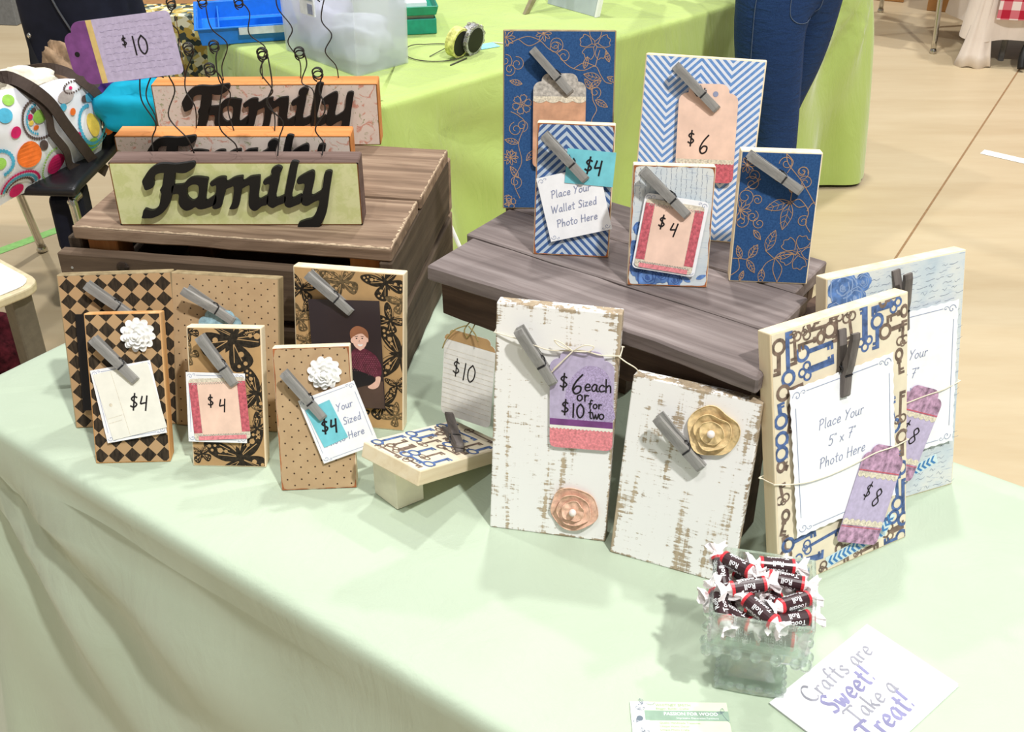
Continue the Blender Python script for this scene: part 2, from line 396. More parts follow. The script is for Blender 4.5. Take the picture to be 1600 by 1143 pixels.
# ------------------------------------------------------------------ a pen alphabet
G = {
'P': (.62, [[(.1,0),(.1,.5),(.12,1)], [(0,.9),(.28,1.02),(.52,.85),(.42,.56),(.1,.45)]]),
'l': (.26, [[(.08,1.02),(.08,.5),(.09,.08),(.18,0)]]),
'a': (.56, [[(.42,.5),(.22,.55),(.04,.26),(.14,.02),(.32,.12),(.42,.5)], [(.42,.52),(.41,.2),(.44,.03),(.54,.02)]]),
'c': (.5, [[(.43,.44),(.25,.55),(.05,.28),(.16,.02),(.44,.1)]]),
'e': (.52, [[(.06,.27),(.4,.33),(.36,.52),(.2,.54),(.05,.26),(.16,.02),(.44,.1)]]),
'Y': (.6, [[(0,1),(.1,.75),(.26,.55)], [(.56,1),(.3,.6),(.1,0)]]),
'o': (.54, [[(.28,.55),(.08,.42),(.06,.14),(.24,0),(.44,.18),(.42,.44),(.27,.55)]]),
'u': (.56, [[(.05,.55),(.06,.15),(.2,.0),(.38,.2),(.42,.55)], [(.42,.55),(.42,.1),(.52,0)]]),
'r': (.42, [[(.06,.55),(.07,.3),(.08,0)], [(.08,.3),(.2,.52),(.38,.5)]]),
'W': (.98, [[(0,1),(.1,.5),(.2,0)], [(.2,0),(.3,.4),(.42,.8)], [(.42,.8),(.5,.4),(.6,0)], [(.6,0),(.75,.5),(.9,1)]]),
't': (.4, [[(.18,.92),(.15,.4),(.18,.06),(.32,.03)], [(0,.6),(.2,.62),(.36,.64)]]),
'S': (.56, [[(.5,.86),(.32,1),(.1,.84),(.2,.58),(.42,.38),(.36,.06),(.02,.1)]]),
's': (.44, [[(.38,.48),(.22,.56),(.08,.44),(.2,.3),(.36,.18),(.26,.02),(.02,.06)]]),
'i': (.2, [[(.08,.55),(.08,.25),(.09,0)], [(.09,.76),(.1,.82)]]),
'z': (.5, [[(.02,.54),(.2,.54),(.4,.54)], [(.4,.54),(.2,.27),(.02,.02)], [(.02,.02),(.2,.03),(.44,.02)]]),
'd': (.56, [[(.4,.42),(.22,.54),(.05,.24),(.16,.0),(.34,.1),(.4,.42)], [(.43,1.02),(.42,.5),(.43,0)]]),
'h': (.54, [[(.06,1.02),(.06,.5),(.06,0)], [(.06,.3),(.24,.54),(.38,.44),(.4,0)]]),
'H': (.68, [[(.06,1),(.06,.5),(.06,0)], [(.54,1),(.54,.5),(.54,0)], [(0,.5),(.3,.51),(.62,.52)]]),
'5': (.54, [[(.48,1),(.3,1),(.1,.98)], [(.1,.98),(.08,.8),(.06,.58)], [(.06,.58),(.3,.62),(.44,.34),(.28,.02),(0,.08)]]),
'x': (.5, [[(0,.54),(.2,.28),(.4,0)], [(.4,.54),(.2,.28),(0,0)]]),
'7': (.54, [[(0,1),(.25,1),(.48,1)], [(.48,1),(.3,.5),(.18,0)], [(.14,.5),(.3,.51),(.44,.52)]]),
'"': (.3, [[(.06,1.02),(.05,.86)], [(.2,1.02),(.19,.86)]]),
'f': (.42, [[(.42,.94),(.28,1.02),(.18,.8),(.16,.4),(.14,0)], [(0,.54),(.18,.56),(.36,.57)]]),
'w': (.66, [[(0,.55),(.06,.25),(.14,.0),(.28,.42)], [(.28,.42),(.4,0),(.5,.25),(.56,.55)]]),
'$': (.54, [[(.44,.8),(.22,.88),(.06,.7),(.26,.5),(.44,.3),(.24,.1),(.0,.2)], [(.28,1.1),(.24,.5),(.2,-.12)]]),
'4': (.56, [[(.12,.98),(.06,.7),(.02,.46),(.2,.48),(.44,.52)], [(.46,1),(.42,.5),(.38,-.06)]]),
'1': (.24, [[(.1,1),(.09,.5),(.08,0)]]),
'0': (.58, [[(.28,1),(.06,.7),(.06,.25),(.24,0),(.46,.25),(.48,.7),(.28,1)]]),
'6': (.54, [[(.42,1.02),(.16,.64),(.04,.25),(.18,0),(.4,.1),(.42,.36),(.22,.4),(.08,.2)]]),
'8': (.54, [[(.44,.84),(.24,1),(.08,.8),(.24,.54),(.44,.26),(.22,0),(.04,.2),(.22,.5),(.4,.68),(.44,.84)]]),
'C': (.78, [[(.68,.8),(.5,.98),(.22,.9),(.05,.5),(.2,.1),(.5,0),(.7,.16)]]),
'T': (.74, [[(.0,.86),(.04,.98),(.35,.98),(.66,.98),(.7,.86)], [(.35,.98),(.35,.5),(.35,.03)], [(.22,0),(.35,.01),(.48,0)]]),
'k': (.56, [[(.08,1.02),(.08,.5),(.08,0)], [(.42,.54),(.24,.36),(.1,.25)], [(.2,.34),(.32,.15),(.5,0)]]),
'!': (.3, [[(.14,1.06),(.12,.72),(.1,.4)], [(.05,.1),(.12,.08)]]),
' ': (.36, []),
}
def pen(mb, text, x, z, h, wd, y, slant=0.0, nib=None, squeeze=1.0, rot=0.0, gap=1.0):
    """write text on the x,z plane, cap height h; returns the end x"""
    cx = 0.0
    for ch in text:
        wch, strokes = G[ch]
        for st in strokes:
            pts = cr([((cx + px_*squeeze + pz*slant)*h, pz*h) for px_, pz in st], 5)
            pts = [(x + a*cos(rot) - b*sin(rot), z + a*sin(rot) + b*cos(rot)) for a, b in pts]
            mb.ribbon(pts, wd, y, nib)
        cx += wch*squeeze*gap + 0.06
    return x + cx*h
def pen_width(text, h, squeeze=1.0, gap=1.0):
    return sum(G[c][0]*squeeze*gap + 0.06 for c in text)*h
def type_mesh(text, size, bold=0.0, align='LEFT', fine=0.0):
    """built-in typeface as flat mesh data: list of verts (mm x,z) and faces"""
    cu = bpy.data.curves.new('type', 'FONT'); cu.body = text; cu.size = size*S; cu.offset = bold*S; cu.align_x = align; cu.resolution_u = 2
    o = bpy.data.objects.new('type', cu); C.objects.link(o)
    dg = bpy.context.evaluated_depsgraph_get(); me = bpy.data.meshes.new_from_object(o.evaluated_get(dg))
    if fine:
        bm = bmesh.new(); bm.from_mesh(me); bmesh.ops.triangulate(bm, faces=bm.faces)
        for _ in range(3):
            long = [e for e in bm.edges if e.calc_length() > fine*S]
            if long: bmesh.ops.subdivide_edges(bm, edges=long, cuts=1); bmesh.ops.triangulate(bm, faces=bm.faces)
        bm.to_mesh(me); bm.free()
    vs = [(v.co.x/S, v.co.y/S) for v in me.vertices]; fs = [tuple(p.vertices) for p in me.polygons]
    bpy.data.objects.remove(o); bpy.data.curves.remove(cu); bpy.data.meshes.remove(me)
    return vs, fs
def put_type(mb, text, size, x, z, y, bold=0.0, align='LEFT', sq=1.0):
    vs, fs = type_mesh(text, size, bold, align)
    mb.add([(x + a*sq, y, z + b) for a, b in vs], fs)
# ------------------------------------------------------------------ the hall floor with its tape and lines
def m_floor():
    n = N('tan_gym_floor'); f = n.noise(n.map((1.2,7,1), rot=(0,0,0.55)), 1.0, 4, 0.6); g = n.noise(n.map((14,60,1), rot=(0,0,0.55)), 1.0, 4, 0.6)
    c = n.ramp(f, [(0.3, (190,171,138)), (0.55, (200,183,151)), (0.75, (207,191,160))])
    return n.out(n.mix(n.math('MULTIPLY', g, 0.22), c, (186,150,108)), 0.42, 0.35)
mb = MB(); mb.box(-7000, 7500, -2500, 11000, -40, 0)
floor_o = tag(mb.build('floor', m_floor()), 'tan vinyl gym floor', None, None, 'structure')
def strip(name, a, b, wd, z, m, label=None):
    d = Vector((b[0]-a[0], b[1]-a[1])).normalized(); n_ = Vector((-d.y, d.x))*wd/2; mb = MB()
    mb.add([(a[0]-n_.x,a[1]-n_.y,z),(b[0]-n_.x,b[1]-n_.y,z),(b[0]+n_.x,b[1]+n_.y,z),(a[0]+n_.x,a[1]+n_.y,z)], [(0,1,2,3)])
    o = mb.build(name, m, floor_o)
    if label: o['label'] = label
    return o
SEAM = plain('floor_seam', (150,118,84), 0.6); GTAPE = plain('green_tape', (150,206,120), 0.5); WLINE = plain('white_floor_line', (246,246,244), 0.5)
strip('floor_seam', (1050, 2872), (2900, 6017), 7, 0.8, SEAM)
strip('floor_seam', (-1990, 900), (-1500, 2200), 7, 0.8, SEAM)
strip('floor_line', (-2900, 1644), (-1150, 3716), 42, 1.2, GTAPE, 'pale green floor tape')
strip('floor_line', (1779, 4002), (3600, 2575), 50, 1.2, WLINE, 'white floor tape')
strip('floor_line', (-850, 1180), (-1010, 1750), 22, 1.2, WLINE, 'white line on the floor beside the near table')  # narrow white strip drawn on the floor left of the near cloth

# ------------------------------------------------------------------ tables and cloths
def m_cloth(name, a, b, bd=0.012, sheen=0.25):
    n = N(name); f = n.noise(n.obj(), 5, 4, 0.6); g = n.noise(n.map((700,700,700)), 1.0, 2)
    k = n.noise(n.map((9,9,2.2)), 1.0, 5, 0.6, 0.8)
    return n.out(n.ramp(f, [(0.3, a), (0.7, b)]), 0.62, 0.35, bump=n.math('ADD', n.math('MULTIPLY', k, 1.0), n.math('MULTIPLY', g, 0.03)), bs=0.35, bd=bd, sheen=sheen)
SAGE = m_cloth('sage_green_cloth', (177,192,168), (184,198,176))
LIME = m_cloth('lime_green_cloth', (176,198,104), (184,205,116), 0.03, 0.4)
LINEN = m_cloth('white_linen_cloth', (224,210,200), (234,222,212))
def folding_table(O, yaw, L, W, label):
    t = thing('folding_table', label, 'table', X(O[0], O[1], 0, yaw))
    top = plain('table_laminate', (170,160,146), 0.5); st = plain('grey_steel', (110,110,112), 0.4, metal=0.6)
    mb = MB(); mb.box(8, L-8, 8, W-8, TZ-30, TZ-3); mb.build('table_top', top, t, bevel=4)
    for x in (150, L-150):
        for y in (70, W-70):
            mb = MB(); mb.tube([(x,y,0),(x,y,TZ-30)], 14, 8); mb.build('leg', st, t)
    return t
def cloth(name, label, mat, O, yaw, L, W, hem, seed, flare=45, amp=16, corner=60, creases=6, cat='tablecloth'):
    rnd = random.Random(seed); r = 26.0
    per = []                                            # (x, y, nx, ny)
    def side(x0, y0, x1, y1, nx, ny):
        l = hypot(x1-x0, y1-y0); k = max(4, int(l/22))
        for i in range(k): per.append((x0+(x1-x0)*i/k, y0+(y1-y0)*i/k, nx, ny))
    def arc(cx, cy, a0):
        for i in range(8):
            a = a0 + pi/2*i/8; per.append((cx+r*cos(a), cy+r*sin(a), cos(a), sin(a)))
    side(r,0,L-r,0,0,-1); arc(L-r,r,-pi/2); side(L,r,L,W-r,1,0); arc(L-r,W-r,0)
    side(L-r,W,r,W,0,1); arc(r,W-r,pi/2); side(0,W-r,0,r,-1,0); arc(r,r,pi)
    s = 0; ss = []
    for i, p in enumerate(per):
        ss.append(s); q = per[(i+1) % len(per)]; s += hypot(q[0]-p[0], q[1]-p[1])
    ph = [rnd.uniform(0, 6.28) for _ in range(8)]; lam = [rnd.uniform(150, 420) for _ in range(4)]
    H = TZ - hem
    rows = [(-26, 0), (-10, -0.3), (-3, -1.8), (2, -6), (4.5, -13), (5.5, -24)]
    nr = 18
    cs = [(0,0),(L,0),(L,W),(0,W)]
    def pt(i, j):
        x, y, nx, ny = per[i]
        if j < len(rows): o, z = rows[j]; return (x+nx*o, y+ny*o, TZ+z)
        t = (j-len(rows)+1)/nr; z = -24 - (H-24)*t
        dc = min(hypot(x-a, y-b) for a, b in cs); c_ = math.exp(-(dc/95)**2)
        wv = 0
        for q in range(4): wv += sin(2*pi*ss[i]/lam[q] + ph[q] + 1.2*t*sin(ph[q+4]))
        wv *= amp*0.5*t**0.9
        ang = atan2(t*H, dc); rr = hypot(t*H, dc)
        cre = creases*sin(13*ang + ph[1])*min(1, rr/220)*math.exp(-rr/1300)
        o = 6 + flare*t + wv + cre + corner*c_*t
        return (x+nx*o, y+ny*o, TZ+z+c_*(-4)*t)
    mb = MB(); nv = len(rows)+nr; mb.grid(len(per), nv, pt, closed=True)
    n0 = len(mb.v)
    # the flat top, a fan of rings round the middle line so the shading stays even
    ring = [mb.v[i*nv] for i in range(len(per))]
    mb.v += [(min(max(p[0], W/2), L-W/2)*0.5 + p[0]*0.5, (p[1]+W/2)/2, TZ) for p in ring]
    mb.v += [(min(max(p[0], W/2), L-W/2), W/2, TZ) for p in ring]
    k = len(per)
    for i in range(k):
        j = (i+1) % k
        mb.f.append([i*nv, n0+i, n0+j, j*nv]); mb.m.append(0)
        mb.f.append([n0+i, n0+k+i, n0+k+j, n0+j]); mb.m.append(0)
    o = mb.build(name, mat, None, X(O[0], O[1], 0, yaw), smooth=True)
    return tag(o, label, cat)
T_YAW = R(-36.04); TO = (-762.6, 1246.3)
folding_table(TO, T_YAW, 1829, 663, 'folding table hidden under the pale sage green cloth')
cloth('tablecloth', 'pale sage green cloth draped to the floor over the near table', SAGE, TO, T_YAW, 1829, 663, 12, 3, 40, 24, 55, 14)
LO = (-294, 2406)
folding_table(LO, R(43), 2040, 762, 'folding table hidden under the bright lime green cloth')
cloth('tablecloth', 'bright lime green cloth draped to the floor over the far table', LIME, LO, R(43), 2040, 762, 14, 8, 48, 44, 20, 18)
mb = MB(); mb.tube([(-172, 2324, TZ-170), (52, 2270, 3)], 5, 8)
tag(mb.build('white_rod', plain('white_plastic', (240,240,240), 0.4)), 'thin white rod leaning in the gap between the two tables', 'rod')

# ------------------------------------------------------------------ crate under the signs
def plank(name, parent, mat, x0, x1, y0, y1, z0, z1, bev=1.6, warp=0.0, seed=0):
    """one board, edges worn unevenly; cut along its long side so it can bow"""
    rnd = random.Random(seed); mb = MB(); n = 14
    lx = x1-x0 >= y1-y0
    def jit(): return rnd.uniform(-0.8, 0.8)
    vs = []
    for i in range(n+1):
        t = i/n; b = warp*4*t*(1-t)
        if lx:
            x = x0+(x1-x0)*t
            vs += [(x, y0+b+jit(), z0+jit()), (x, y1+jit(), z0+jit()), (x, y1+jit(), z1+jit()*0.6), (x, y0+b+jit(), z1+jit()*0.6)]
        else:
            y = y0+(y1-y0)*t
            vs += [(x1+jit(), y, z0+jit()), (x0+jit(), y, z0+jit()), (x0+jit(), y, z1+jit()*0.6), (x1+jit(), y, z1+jit()*0.6)]
    fs = []
    for i in range(n):
        a = 4*i
        for q in range(4): fs.append((a+q, a+4+q, a+4+(q+1) % 4, a+(q+1) % 4))
    fs.append((3,2,1,0) if False else (0,1,2,3)); fs.append(tuple(4*n+k for k in (3,2,1,0)))
    mb.add(vs, [tuple(reversed(f)) for f in fs])
    return mb.build(name, mat, parent, bevel=bev)
crate = thing('wooden_crate', 'upturned weathered brown slatted crate carrying the three word signs', 'crate', X(-580.9, 1349, TZ, R(-9)))
plank('plank', crate, CRATE, -4, 432, 0, 151, 187, 206, 2.5, 0, 1)
plank('plank', crate, CRATE, -6, 434, 162, 345, 187, 206, 2.5, 0, 2)
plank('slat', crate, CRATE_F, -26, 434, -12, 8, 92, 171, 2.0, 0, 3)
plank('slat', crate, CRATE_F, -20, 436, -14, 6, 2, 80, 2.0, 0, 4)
plank('slat', crate, CRATE, -14, 434, 346, 362, 99, 186, 2.0, 0, 5)
plank('slat', crate, CRATE, -14, 434, 346, 362, 1, 96, 2.0, 0, 6)
for k in range(4): plank('bottom_slat', crate, CRATE, 0, 414, 8+84*k, 88+84*k, 0.6, 10, 1.0, 0, 40+k)
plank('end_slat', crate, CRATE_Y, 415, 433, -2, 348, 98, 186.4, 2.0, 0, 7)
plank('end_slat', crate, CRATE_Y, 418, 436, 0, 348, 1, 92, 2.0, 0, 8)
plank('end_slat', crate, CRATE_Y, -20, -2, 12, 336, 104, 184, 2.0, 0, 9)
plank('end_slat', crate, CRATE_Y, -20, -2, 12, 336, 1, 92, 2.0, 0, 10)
for x, y in ((8, 12), (372, 12), (8, 294), (372, 294)):
    mb = MB(); mb.box(x, x+42, y, y+42, 10.4, 186.5); mb.build('corner_post', POST, crate, bevel=1.5)
mb = MB()
for x, y, z in ((-8,-12.6,150),(16,-12.6,141),(30,-12.6,140),(410,-12.6,150),(424,-12.6,140)): mb.sphere((x,y,z), (2.2,1.2,2.2), 8, 4)
mb.build('nail_heads', plain('nail', (170,166,160), 0.4, metal=0.5), crate)
mb = MB(); mb.sphere((66,-13,158), (9,2.0,7), 12, 6); mb.sphere((72,-14.2,158), (4,2,3), 10, 5)
mb.build('knot', plain('dark_knot', (50,38,30), 0.7, var=0.3), crate)

rnd = random.Random(17); WORN = plain('worn_pale_edge', (190,168,142), 0.8, 0.2, 0.15, 200)
def worn_edge(x0, y0, x1, y1, z, nx, ny, wmax):
    m_ = MB(); k = 46; vs = []; fs = []
    for i in range(k+1):
        t = i/k; d = max(0.0, rnd.gauss(0.15, 0.55))*wmax
        x, y = x0+(x1-x0)*t, y0+(y1-y0)*t
        vs += [(x, y, z-0.9), (x+nx*0.8, y+ny*0.8, z+0.6), (x+nx*(0.9+d), y+ny*(0.9+d), z+0.55)]
    for i in range(k):
        a = 3*i; fs += [(a,a+3,a+4,a+1),(a+1,a+4,a+5,a+2)]
    m_.add(vs, fs); m_.build('worn_edge', WORN, crate)
worn_edge(-2, 0.4, 430, 0.4, 205.9, 0, 1, 3.2); worn_edge(431.4, 3, 431.4, 149, 205.9, -1, 0, 3); worn_edge(433.4, 164, 433.4, 343, 205.9, -1, 0, 2.6)
# ------------------------------------------------------------------ riser shelf
SHO = (-58, 1256)
shelf = thing('riser_shelf', 'low dark stained three-plank riser shelf holding the blue photo boards', 'shelf', X(SHO[0], SHO[1], TZ, R(-35.3)))
plank('plank', shelf, SHELF, 13, 436, -93, -1.2, 219, 239, 2.5, 8, 21)
plank('plank', shelf, SHELF, 0, 411, 1.4, 94, 219, 239, 1.8, 0, 22)
plank('plank', shelf, SHELF, -9, 394, 97, 190, 219, 239, 1.8, 0, 23)
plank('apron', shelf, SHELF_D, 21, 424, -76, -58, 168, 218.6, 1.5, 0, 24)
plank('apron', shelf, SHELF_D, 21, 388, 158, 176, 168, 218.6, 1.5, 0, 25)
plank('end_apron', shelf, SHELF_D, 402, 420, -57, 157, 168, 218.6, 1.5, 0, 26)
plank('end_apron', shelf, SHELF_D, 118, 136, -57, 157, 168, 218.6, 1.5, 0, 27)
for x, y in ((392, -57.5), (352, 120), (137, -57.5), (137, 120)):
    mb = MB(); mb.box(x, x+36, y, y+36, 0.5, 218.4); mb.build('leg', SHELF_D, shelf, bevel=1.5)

# ------------------------------------------------------------------ "Family" signs
FAM_F = [(-114.9,71.7),(-107.7,80.5),(-98.3,87.1),(-87.7,89.5),(-72.4,88.7),(-59.9,90.3),(-51.5,91.6),(-47.9,91.4),(-47.1,88.2),(-48.4,84.9),(-54.2,80.5),(-62.0,76.7),(-70.2,76.7),(-74.3,77.2),(-75.9,70.6),(-78.7,59.5),(-84.2,45.0),(-87.7,35.9),(-93.9,26.9),(-102.6,18.9),(-114.0,13.7),(-121.5,13.1),(-128.3,13.3),(-127.0,17.7),(-122.9,26.3),(-114.3,24.0),(-107.7,26.3),(-102.4,32.5),(-98.8,42.7),(-97.1,48.3),(-98.1,52.8),(-96.3,56.2),(-93.5,60.6),(-89.7,73.9),(-89.3,76.7),(-96.1,76.1),(-101.3,72.8),(-103.8,67.3),(-104.2,61.7),(-106.6,56.7),(-112.3,53.9),(-117.1,53.1),(-118.6,59.5),(-119.1,65.1)]
FAM_A = [(-81.5,58.4),(-75.0,60.1),(-66.5,61.2),(-61.1,66.2),(-54.8,70.1),(-46.4,71.2),(-37.2,70.1),(-33.2,68.4),(-35.5,60.6),(-38.2,49.5),(-40.4,38.2),(-31.8,43.3),(-26.2,46.1),(-27.6,35.9),(-33.7,30.3),(-45.8,26.3),(-52.1,26.3),(-55.8,29.1),(-61.6,25.7),(-69.2,24.0),(-74.8,28.6),(-76.7,35.9),(-74.9,47.2),(-83.2,47.8)]
FAM_AH = [(-63.7,49.5),(-62.3,55.1),(-57.4,59.5),(-52.1,60.9),(-47.6,59.5),(-47.2,55.1),(-48.9,47.2),(-51.9,41.6),(-57.6,38.2),(-61.4,40.5),(-63.5,43.9)]
FAM_M = [(-32.3,61.7),(-29.8,64.5),(-21.8,69.5),(-15.4,71.2),(-9.9,70.1),(-10.1,64.5),(-0.1,70.1),(7.4,71.9),(12.0,71.7),(11.5,65.6),(20.7,71.2),(29.1,72.6),(33.3,72.8),(34.0,70.6),(32.2,59.5),(28.3,40.5),(37.1,43.9),(41.4,45.0),(38.9,33.1),(31.3,30.3),(24.3,24.6),(19.0,24.0),(14.9,29.1),(15.0,38.2),(19.1,58.4),(14.9,58.4),(8.1,53.9),(6.2,47.2),(0.9,30.3),(-4.9,26.3),(-11.6,26.6),(-9.6,30.3),(-5.1,40.5),(-1.8,57.3),(-6.0,56.7),(-12.1,53.9),(-15.1,47.2),(-19.3,35.9),(-22.3,29.1),(-29.0,26.3),(-32.6,26.9),(-33.1,30.3),(-27.4,45.0),(-24.3,59.5),(-29.7,57.9)]
FAM_I = [(36.9,64.5),(41.0,68.4),(49.3,73.4),(48.8,78.3),(50.9,82.7),(58.5,86.5),(63.8,83.2),(61.7,78.3),(59.3,75.0),(58.5,68.4),(55.2,57.3),(51.4,41.6),(63.3,45.5),(62.2,35.9),(52.3,31.4),(45.6,27.8),(40.7,30.3),(38.1,34.8),(40.3,45.0),(44.7,60.6),(38.5,60.1)]
FAM_L = [(76.5,92.0),(85.7,91.4),(83.5,84.9),(77.6,62.9),(71.7,41.6),(84.2,46.7),(84.2,35.9),(73.1,30.3),(66.6,28.2),(61.8,31.4),(61.7,40.5),(65.6,57.3),(72.1,79.4)]
FAM_Y = [(80.5,66.2),(85.7,71.7),(97.7,78.3),(103.0,79.4),(104.8,75.0),(102.4,62.9),(97.7,45.5),(106.3,48.9),(112.0,53.9),(115.0,65.1),(118.2,77.8),(127.1,78.9),(125.8,69.5),(121.6,51.7),(117.0,29.1),(112.7,15.4),(105.2,3.3),(97.4,-1.4),(84.6,-2.2),(76.2,-1.4),(77.2,6.2),(88.0,10.8),(95.6,13.1),(101.7,22.3),(107.4,38.2),(98.8,35.4),(91.0,30.8),(84.9,32.5),(83.4,38.2),(87.1,49.5),(90.4,61.7),(82.6,61.2)]
mb = MB()
for pts, holes in ((FAM_F, ()), (FAM_A, (FAM_AH,)), (FAM_M, ()), (FAM_I, ()), (FAM_L, ()), (FAM_Y, ())):
    mb.prism(cr(pts, 3, True), -6.2, 0, [cr(h, 3, True) for h in holes])
fam_v = mb
WIRE1 = [
   [(-465, 96), (-464, 113), (-454, 135), (-466, 166), (-465, 196), (-469, 207)],
   [(-412, 94), (-416, 116), (-437, 143), (-425, 175), (-427, 196), (-432, 204)],
   [(-357, 94), (-357, 107), (-372, 129), (-370, 157), (-363, 187), (-375, 204)],
   [(-303, 92), (-300, 113), (-293, 135), (-309, 160), (-300, 184), (-309, 221)],
   [(-246, 92), (-244, 107), (-252, 126), (-236, 154), (-242, 178), (-243, 196)]]
WIRE2 = [
   [(-488, 90), (-487, 106), (-495, 129), (-490, 148), (-477, 171), (-474, 184)],
   [(-434, 90), (-429, 122), (-439, 145), (-436, 168), (-422, 193), (-426, 201)],
   [(-381, 89), (-387, 116), (-381, 139), (-391, 158), (-392, 187), (-394, 201)],
   [(-325, 89), (-324, 109), (-332, 129), (-322, 145), (-335, 171), (-331, 191)],
   [(-272, 92), (-269, 106), (-267, 145), (-282, 155), (-274, 177), (-281, 194)]]
WIRE3 = [
   [(-493, 97), (-492, 117), (-500, 133), (-493, 167), (-503, 187), (-496, 209)],
   [(-435, 97), (-436, 117), (-424, 149), (-442, 174), (-446, 201), (-452, 210)],
   [(-377, 97), (-376, 121), (-367, 146), (-388, 167), (-385, 194), (-399, 209)],
   [(-320, 97), (-319, 124), (-332, 153), (-324, 174), (-343, 201), (-349, 224)],
   [(-263, 97), (-265, 117), (-278, 140), (-267, 163), (-281, 184), (-278, 221)]]
def family_sign(label, x, y, L, H, yaw, body, paper, wires, wy, letters_z=0.0):
    t = thing('word_sign', label, 'sign', X(x, y, TZ+206, yaw), 'family signs on the crate')
    mb = MB(); mb.box(-L/2, L/2, 0, 38, 0.3, H); mb.build('block', body, t, bevel=1.6)
    mb = MB(); mb.box(-L/2+2, L/2-2, -0.5, 0, 2, H-2); mb.build('paper_panel', paper, t)
    EDGE = plain('burnt_edge', (120,78,36), 0.8)
    mb = MB()
    for a in ((-L/2+0.6,L/2-0.6,-0.3,0,0.8,3),(-L/2+0.6,L/2-0.6,-0.3,0,H-3,H-0.8),(-L/2+0.6,-L/2+3,-0.3,0,0.8,H-0.8),(L/2-3,L/2-0.6,-0.3,0,0.8,H-0.8)): mb.box(*a)
    mb.build('distressed_edge', EDGE, t)
    o = MB(); o.v = [(a*L/322, b-0.5, max(c, 0.6)*H/89 if letters_z == 0 else c+letters_z) for a, b, c in fam_v.v]; o.f = fam_v.f; o.m = fam_v.m
    o.build('word_cutout', BLACK, t, bevel=0.5)
    rnd = random.Random(int(x*7+y))
    for w_ in wires:
        base = w_[0][0]-x
        pts = [(a-x, wy + 5*sin(i*1.7+base), max(z, H-4) if i == 0 else z) for i, (a, z) in enumerate(w_)]
        rc = 6.4; pts[-1] = (pts[-1][0]+rc, pts[-1][1], pts[-1][2])
        sm = cr(pts, 7); cx, cy, cz = sm[-1]
        coil = []
        for k in range(46):
            a = -0.6 + 2*pi*2.8*k/45; coil.append((cx - rc + rc*cos(a)*(1+0.06*sin(a)), cy - 2 + 4*k/45, cz + rc*sin(a) + 3.4*sin(k/45*pi*1.5)))
        mb = MB(); mb.tube(sm + coil, 0.95, 6); mb.build('wire_photo_holder', WIRE, t, smooth=True)
    return t
family_sign('green papered Family word sign with dark wood body at the front of the crate', -358.5, 1351.6, 322, 89, 0, SIGN_DARK, DAMASK, WIRE1, 18)
family_sign('pink floral Family word sign with orange top, in the middle of the three', -380, 1446, 321, 88.5, 0, SIGN_OR, FLORAL, WIRE2, 23)
family_sign('pink floral Family word sign with orange top, rearmost on the crate', -371, 1636, 338, 97, R(1), SIGN_OR, FLORAL, WIRE3, 24)

# lilac tag clipped in the front wires
def scallop_tag(w, h, r=None, rb=6):
    """shipping tag outline, stepped shoulders at the top, rounded bottom corners"""
    r = r or w*0.13; p = []
    hw = w/2
    for k in range(5): a = pi + pi/2*k/4; p.append((-hw+rb+rb*cos(a), -h/2+rb+rb*sin(a)))
    for k in range(5): a = 1.5*pi + pi/2*k/4; p.append((hw-rb+rb*cos(a), -h/2+rb+rb*sin(a)))
    top = h/2
    right = []
    for k in range(6): a = pi/2*k/5; right.append((hw-r*1.15+r*1.15*cos(a), top-2.3*r+r*1.15*sin(a)))
    for k in range(7): a = pi/2*k/6; right.append((hw-r*2.3+r*1.1*cos(a)*1.0, top-r*1.1+r*1.1*sin(a)))
    p += right + [(-x, z) for x, z in reversed(right)]
    return p
def end_cap(o):
    """the stepped end of a sideways tag, cut straight at x = -31"""
    q = sorted([p for p in o if p[0] < -31], key=lambda p: atan2(p[1], p[0]+31))
    up = sorted([p for p in o if p[0] < -31 and p[1] >= 0], key=lambda p: -atan2(p[1], -(p[0]+31)))
    dn = sorted([p for p in o if p[0] < -31 and p[1] < 0], key=lambda p: -atan2(p[1], -(p[0]+31)))
    return [(-31, 38)] + up + dn + [(-31, -38)]
t = thing('price_tag', 'large lilac and plum ten dollar tag held up by the sign wires', 'tag', Matrix.Translation((-0.4765, 1.362, (TZ+438)*S)) @ Matrix.Rotation(R(-7), 4, 'Y') @ Matrix.Rotation(R(-6), 4, 'X'))
out = [(-z, x) for x, z in scallop_tag(76, 136)]
mb = MB(); mb.prism(out, -0.5, 0); mb.build('tag_card', LILAC, t)
mb = MB(); mb.prism([(-31,-38)] + [p for p in out if p[0] < -31][::1] + [(-31,38)], -0.7, -0.5) if False else mb.prism([(x, z) for x, z in end_cap(out)], -0.7, -0.5); mb.build('plum_end', PLUM, t)
mb = MB(); mb.box(-36, -29, -0.95, -0.5, -38, 38); mb.build('gold_ribbon', GOLDF, t)
mb = MB(); mb.disc(-57, 0, 3.2, -0.85); mb.build('hole', BLACK, t)
mb = MB(); pen(mb, '$', 2, 3, 11, 1.6, -0.9); pen(mb, '10', 14, -9, 22, 1.9, -0.9); mb.build('lettering', INK, t)
mb = MB()
rnd = random.Random(4)
for k in range(9):
    z0 = 30-7*k; xx = -22
    while xx < 58:
        l = rnd.uniform(3, 9); mb.ribbon(cr([(xx, z0), (xx+l/3, z0+rnd.uniform(-1,1.4)), (xx+l*.7, z0-rnd.uniform(-1,1)), (xx+l, z0)], 3), 0.3, -0.6); xx += l+2
mb.build('script_print', plain('lilac_script', (158,146,178), 0.8), t)
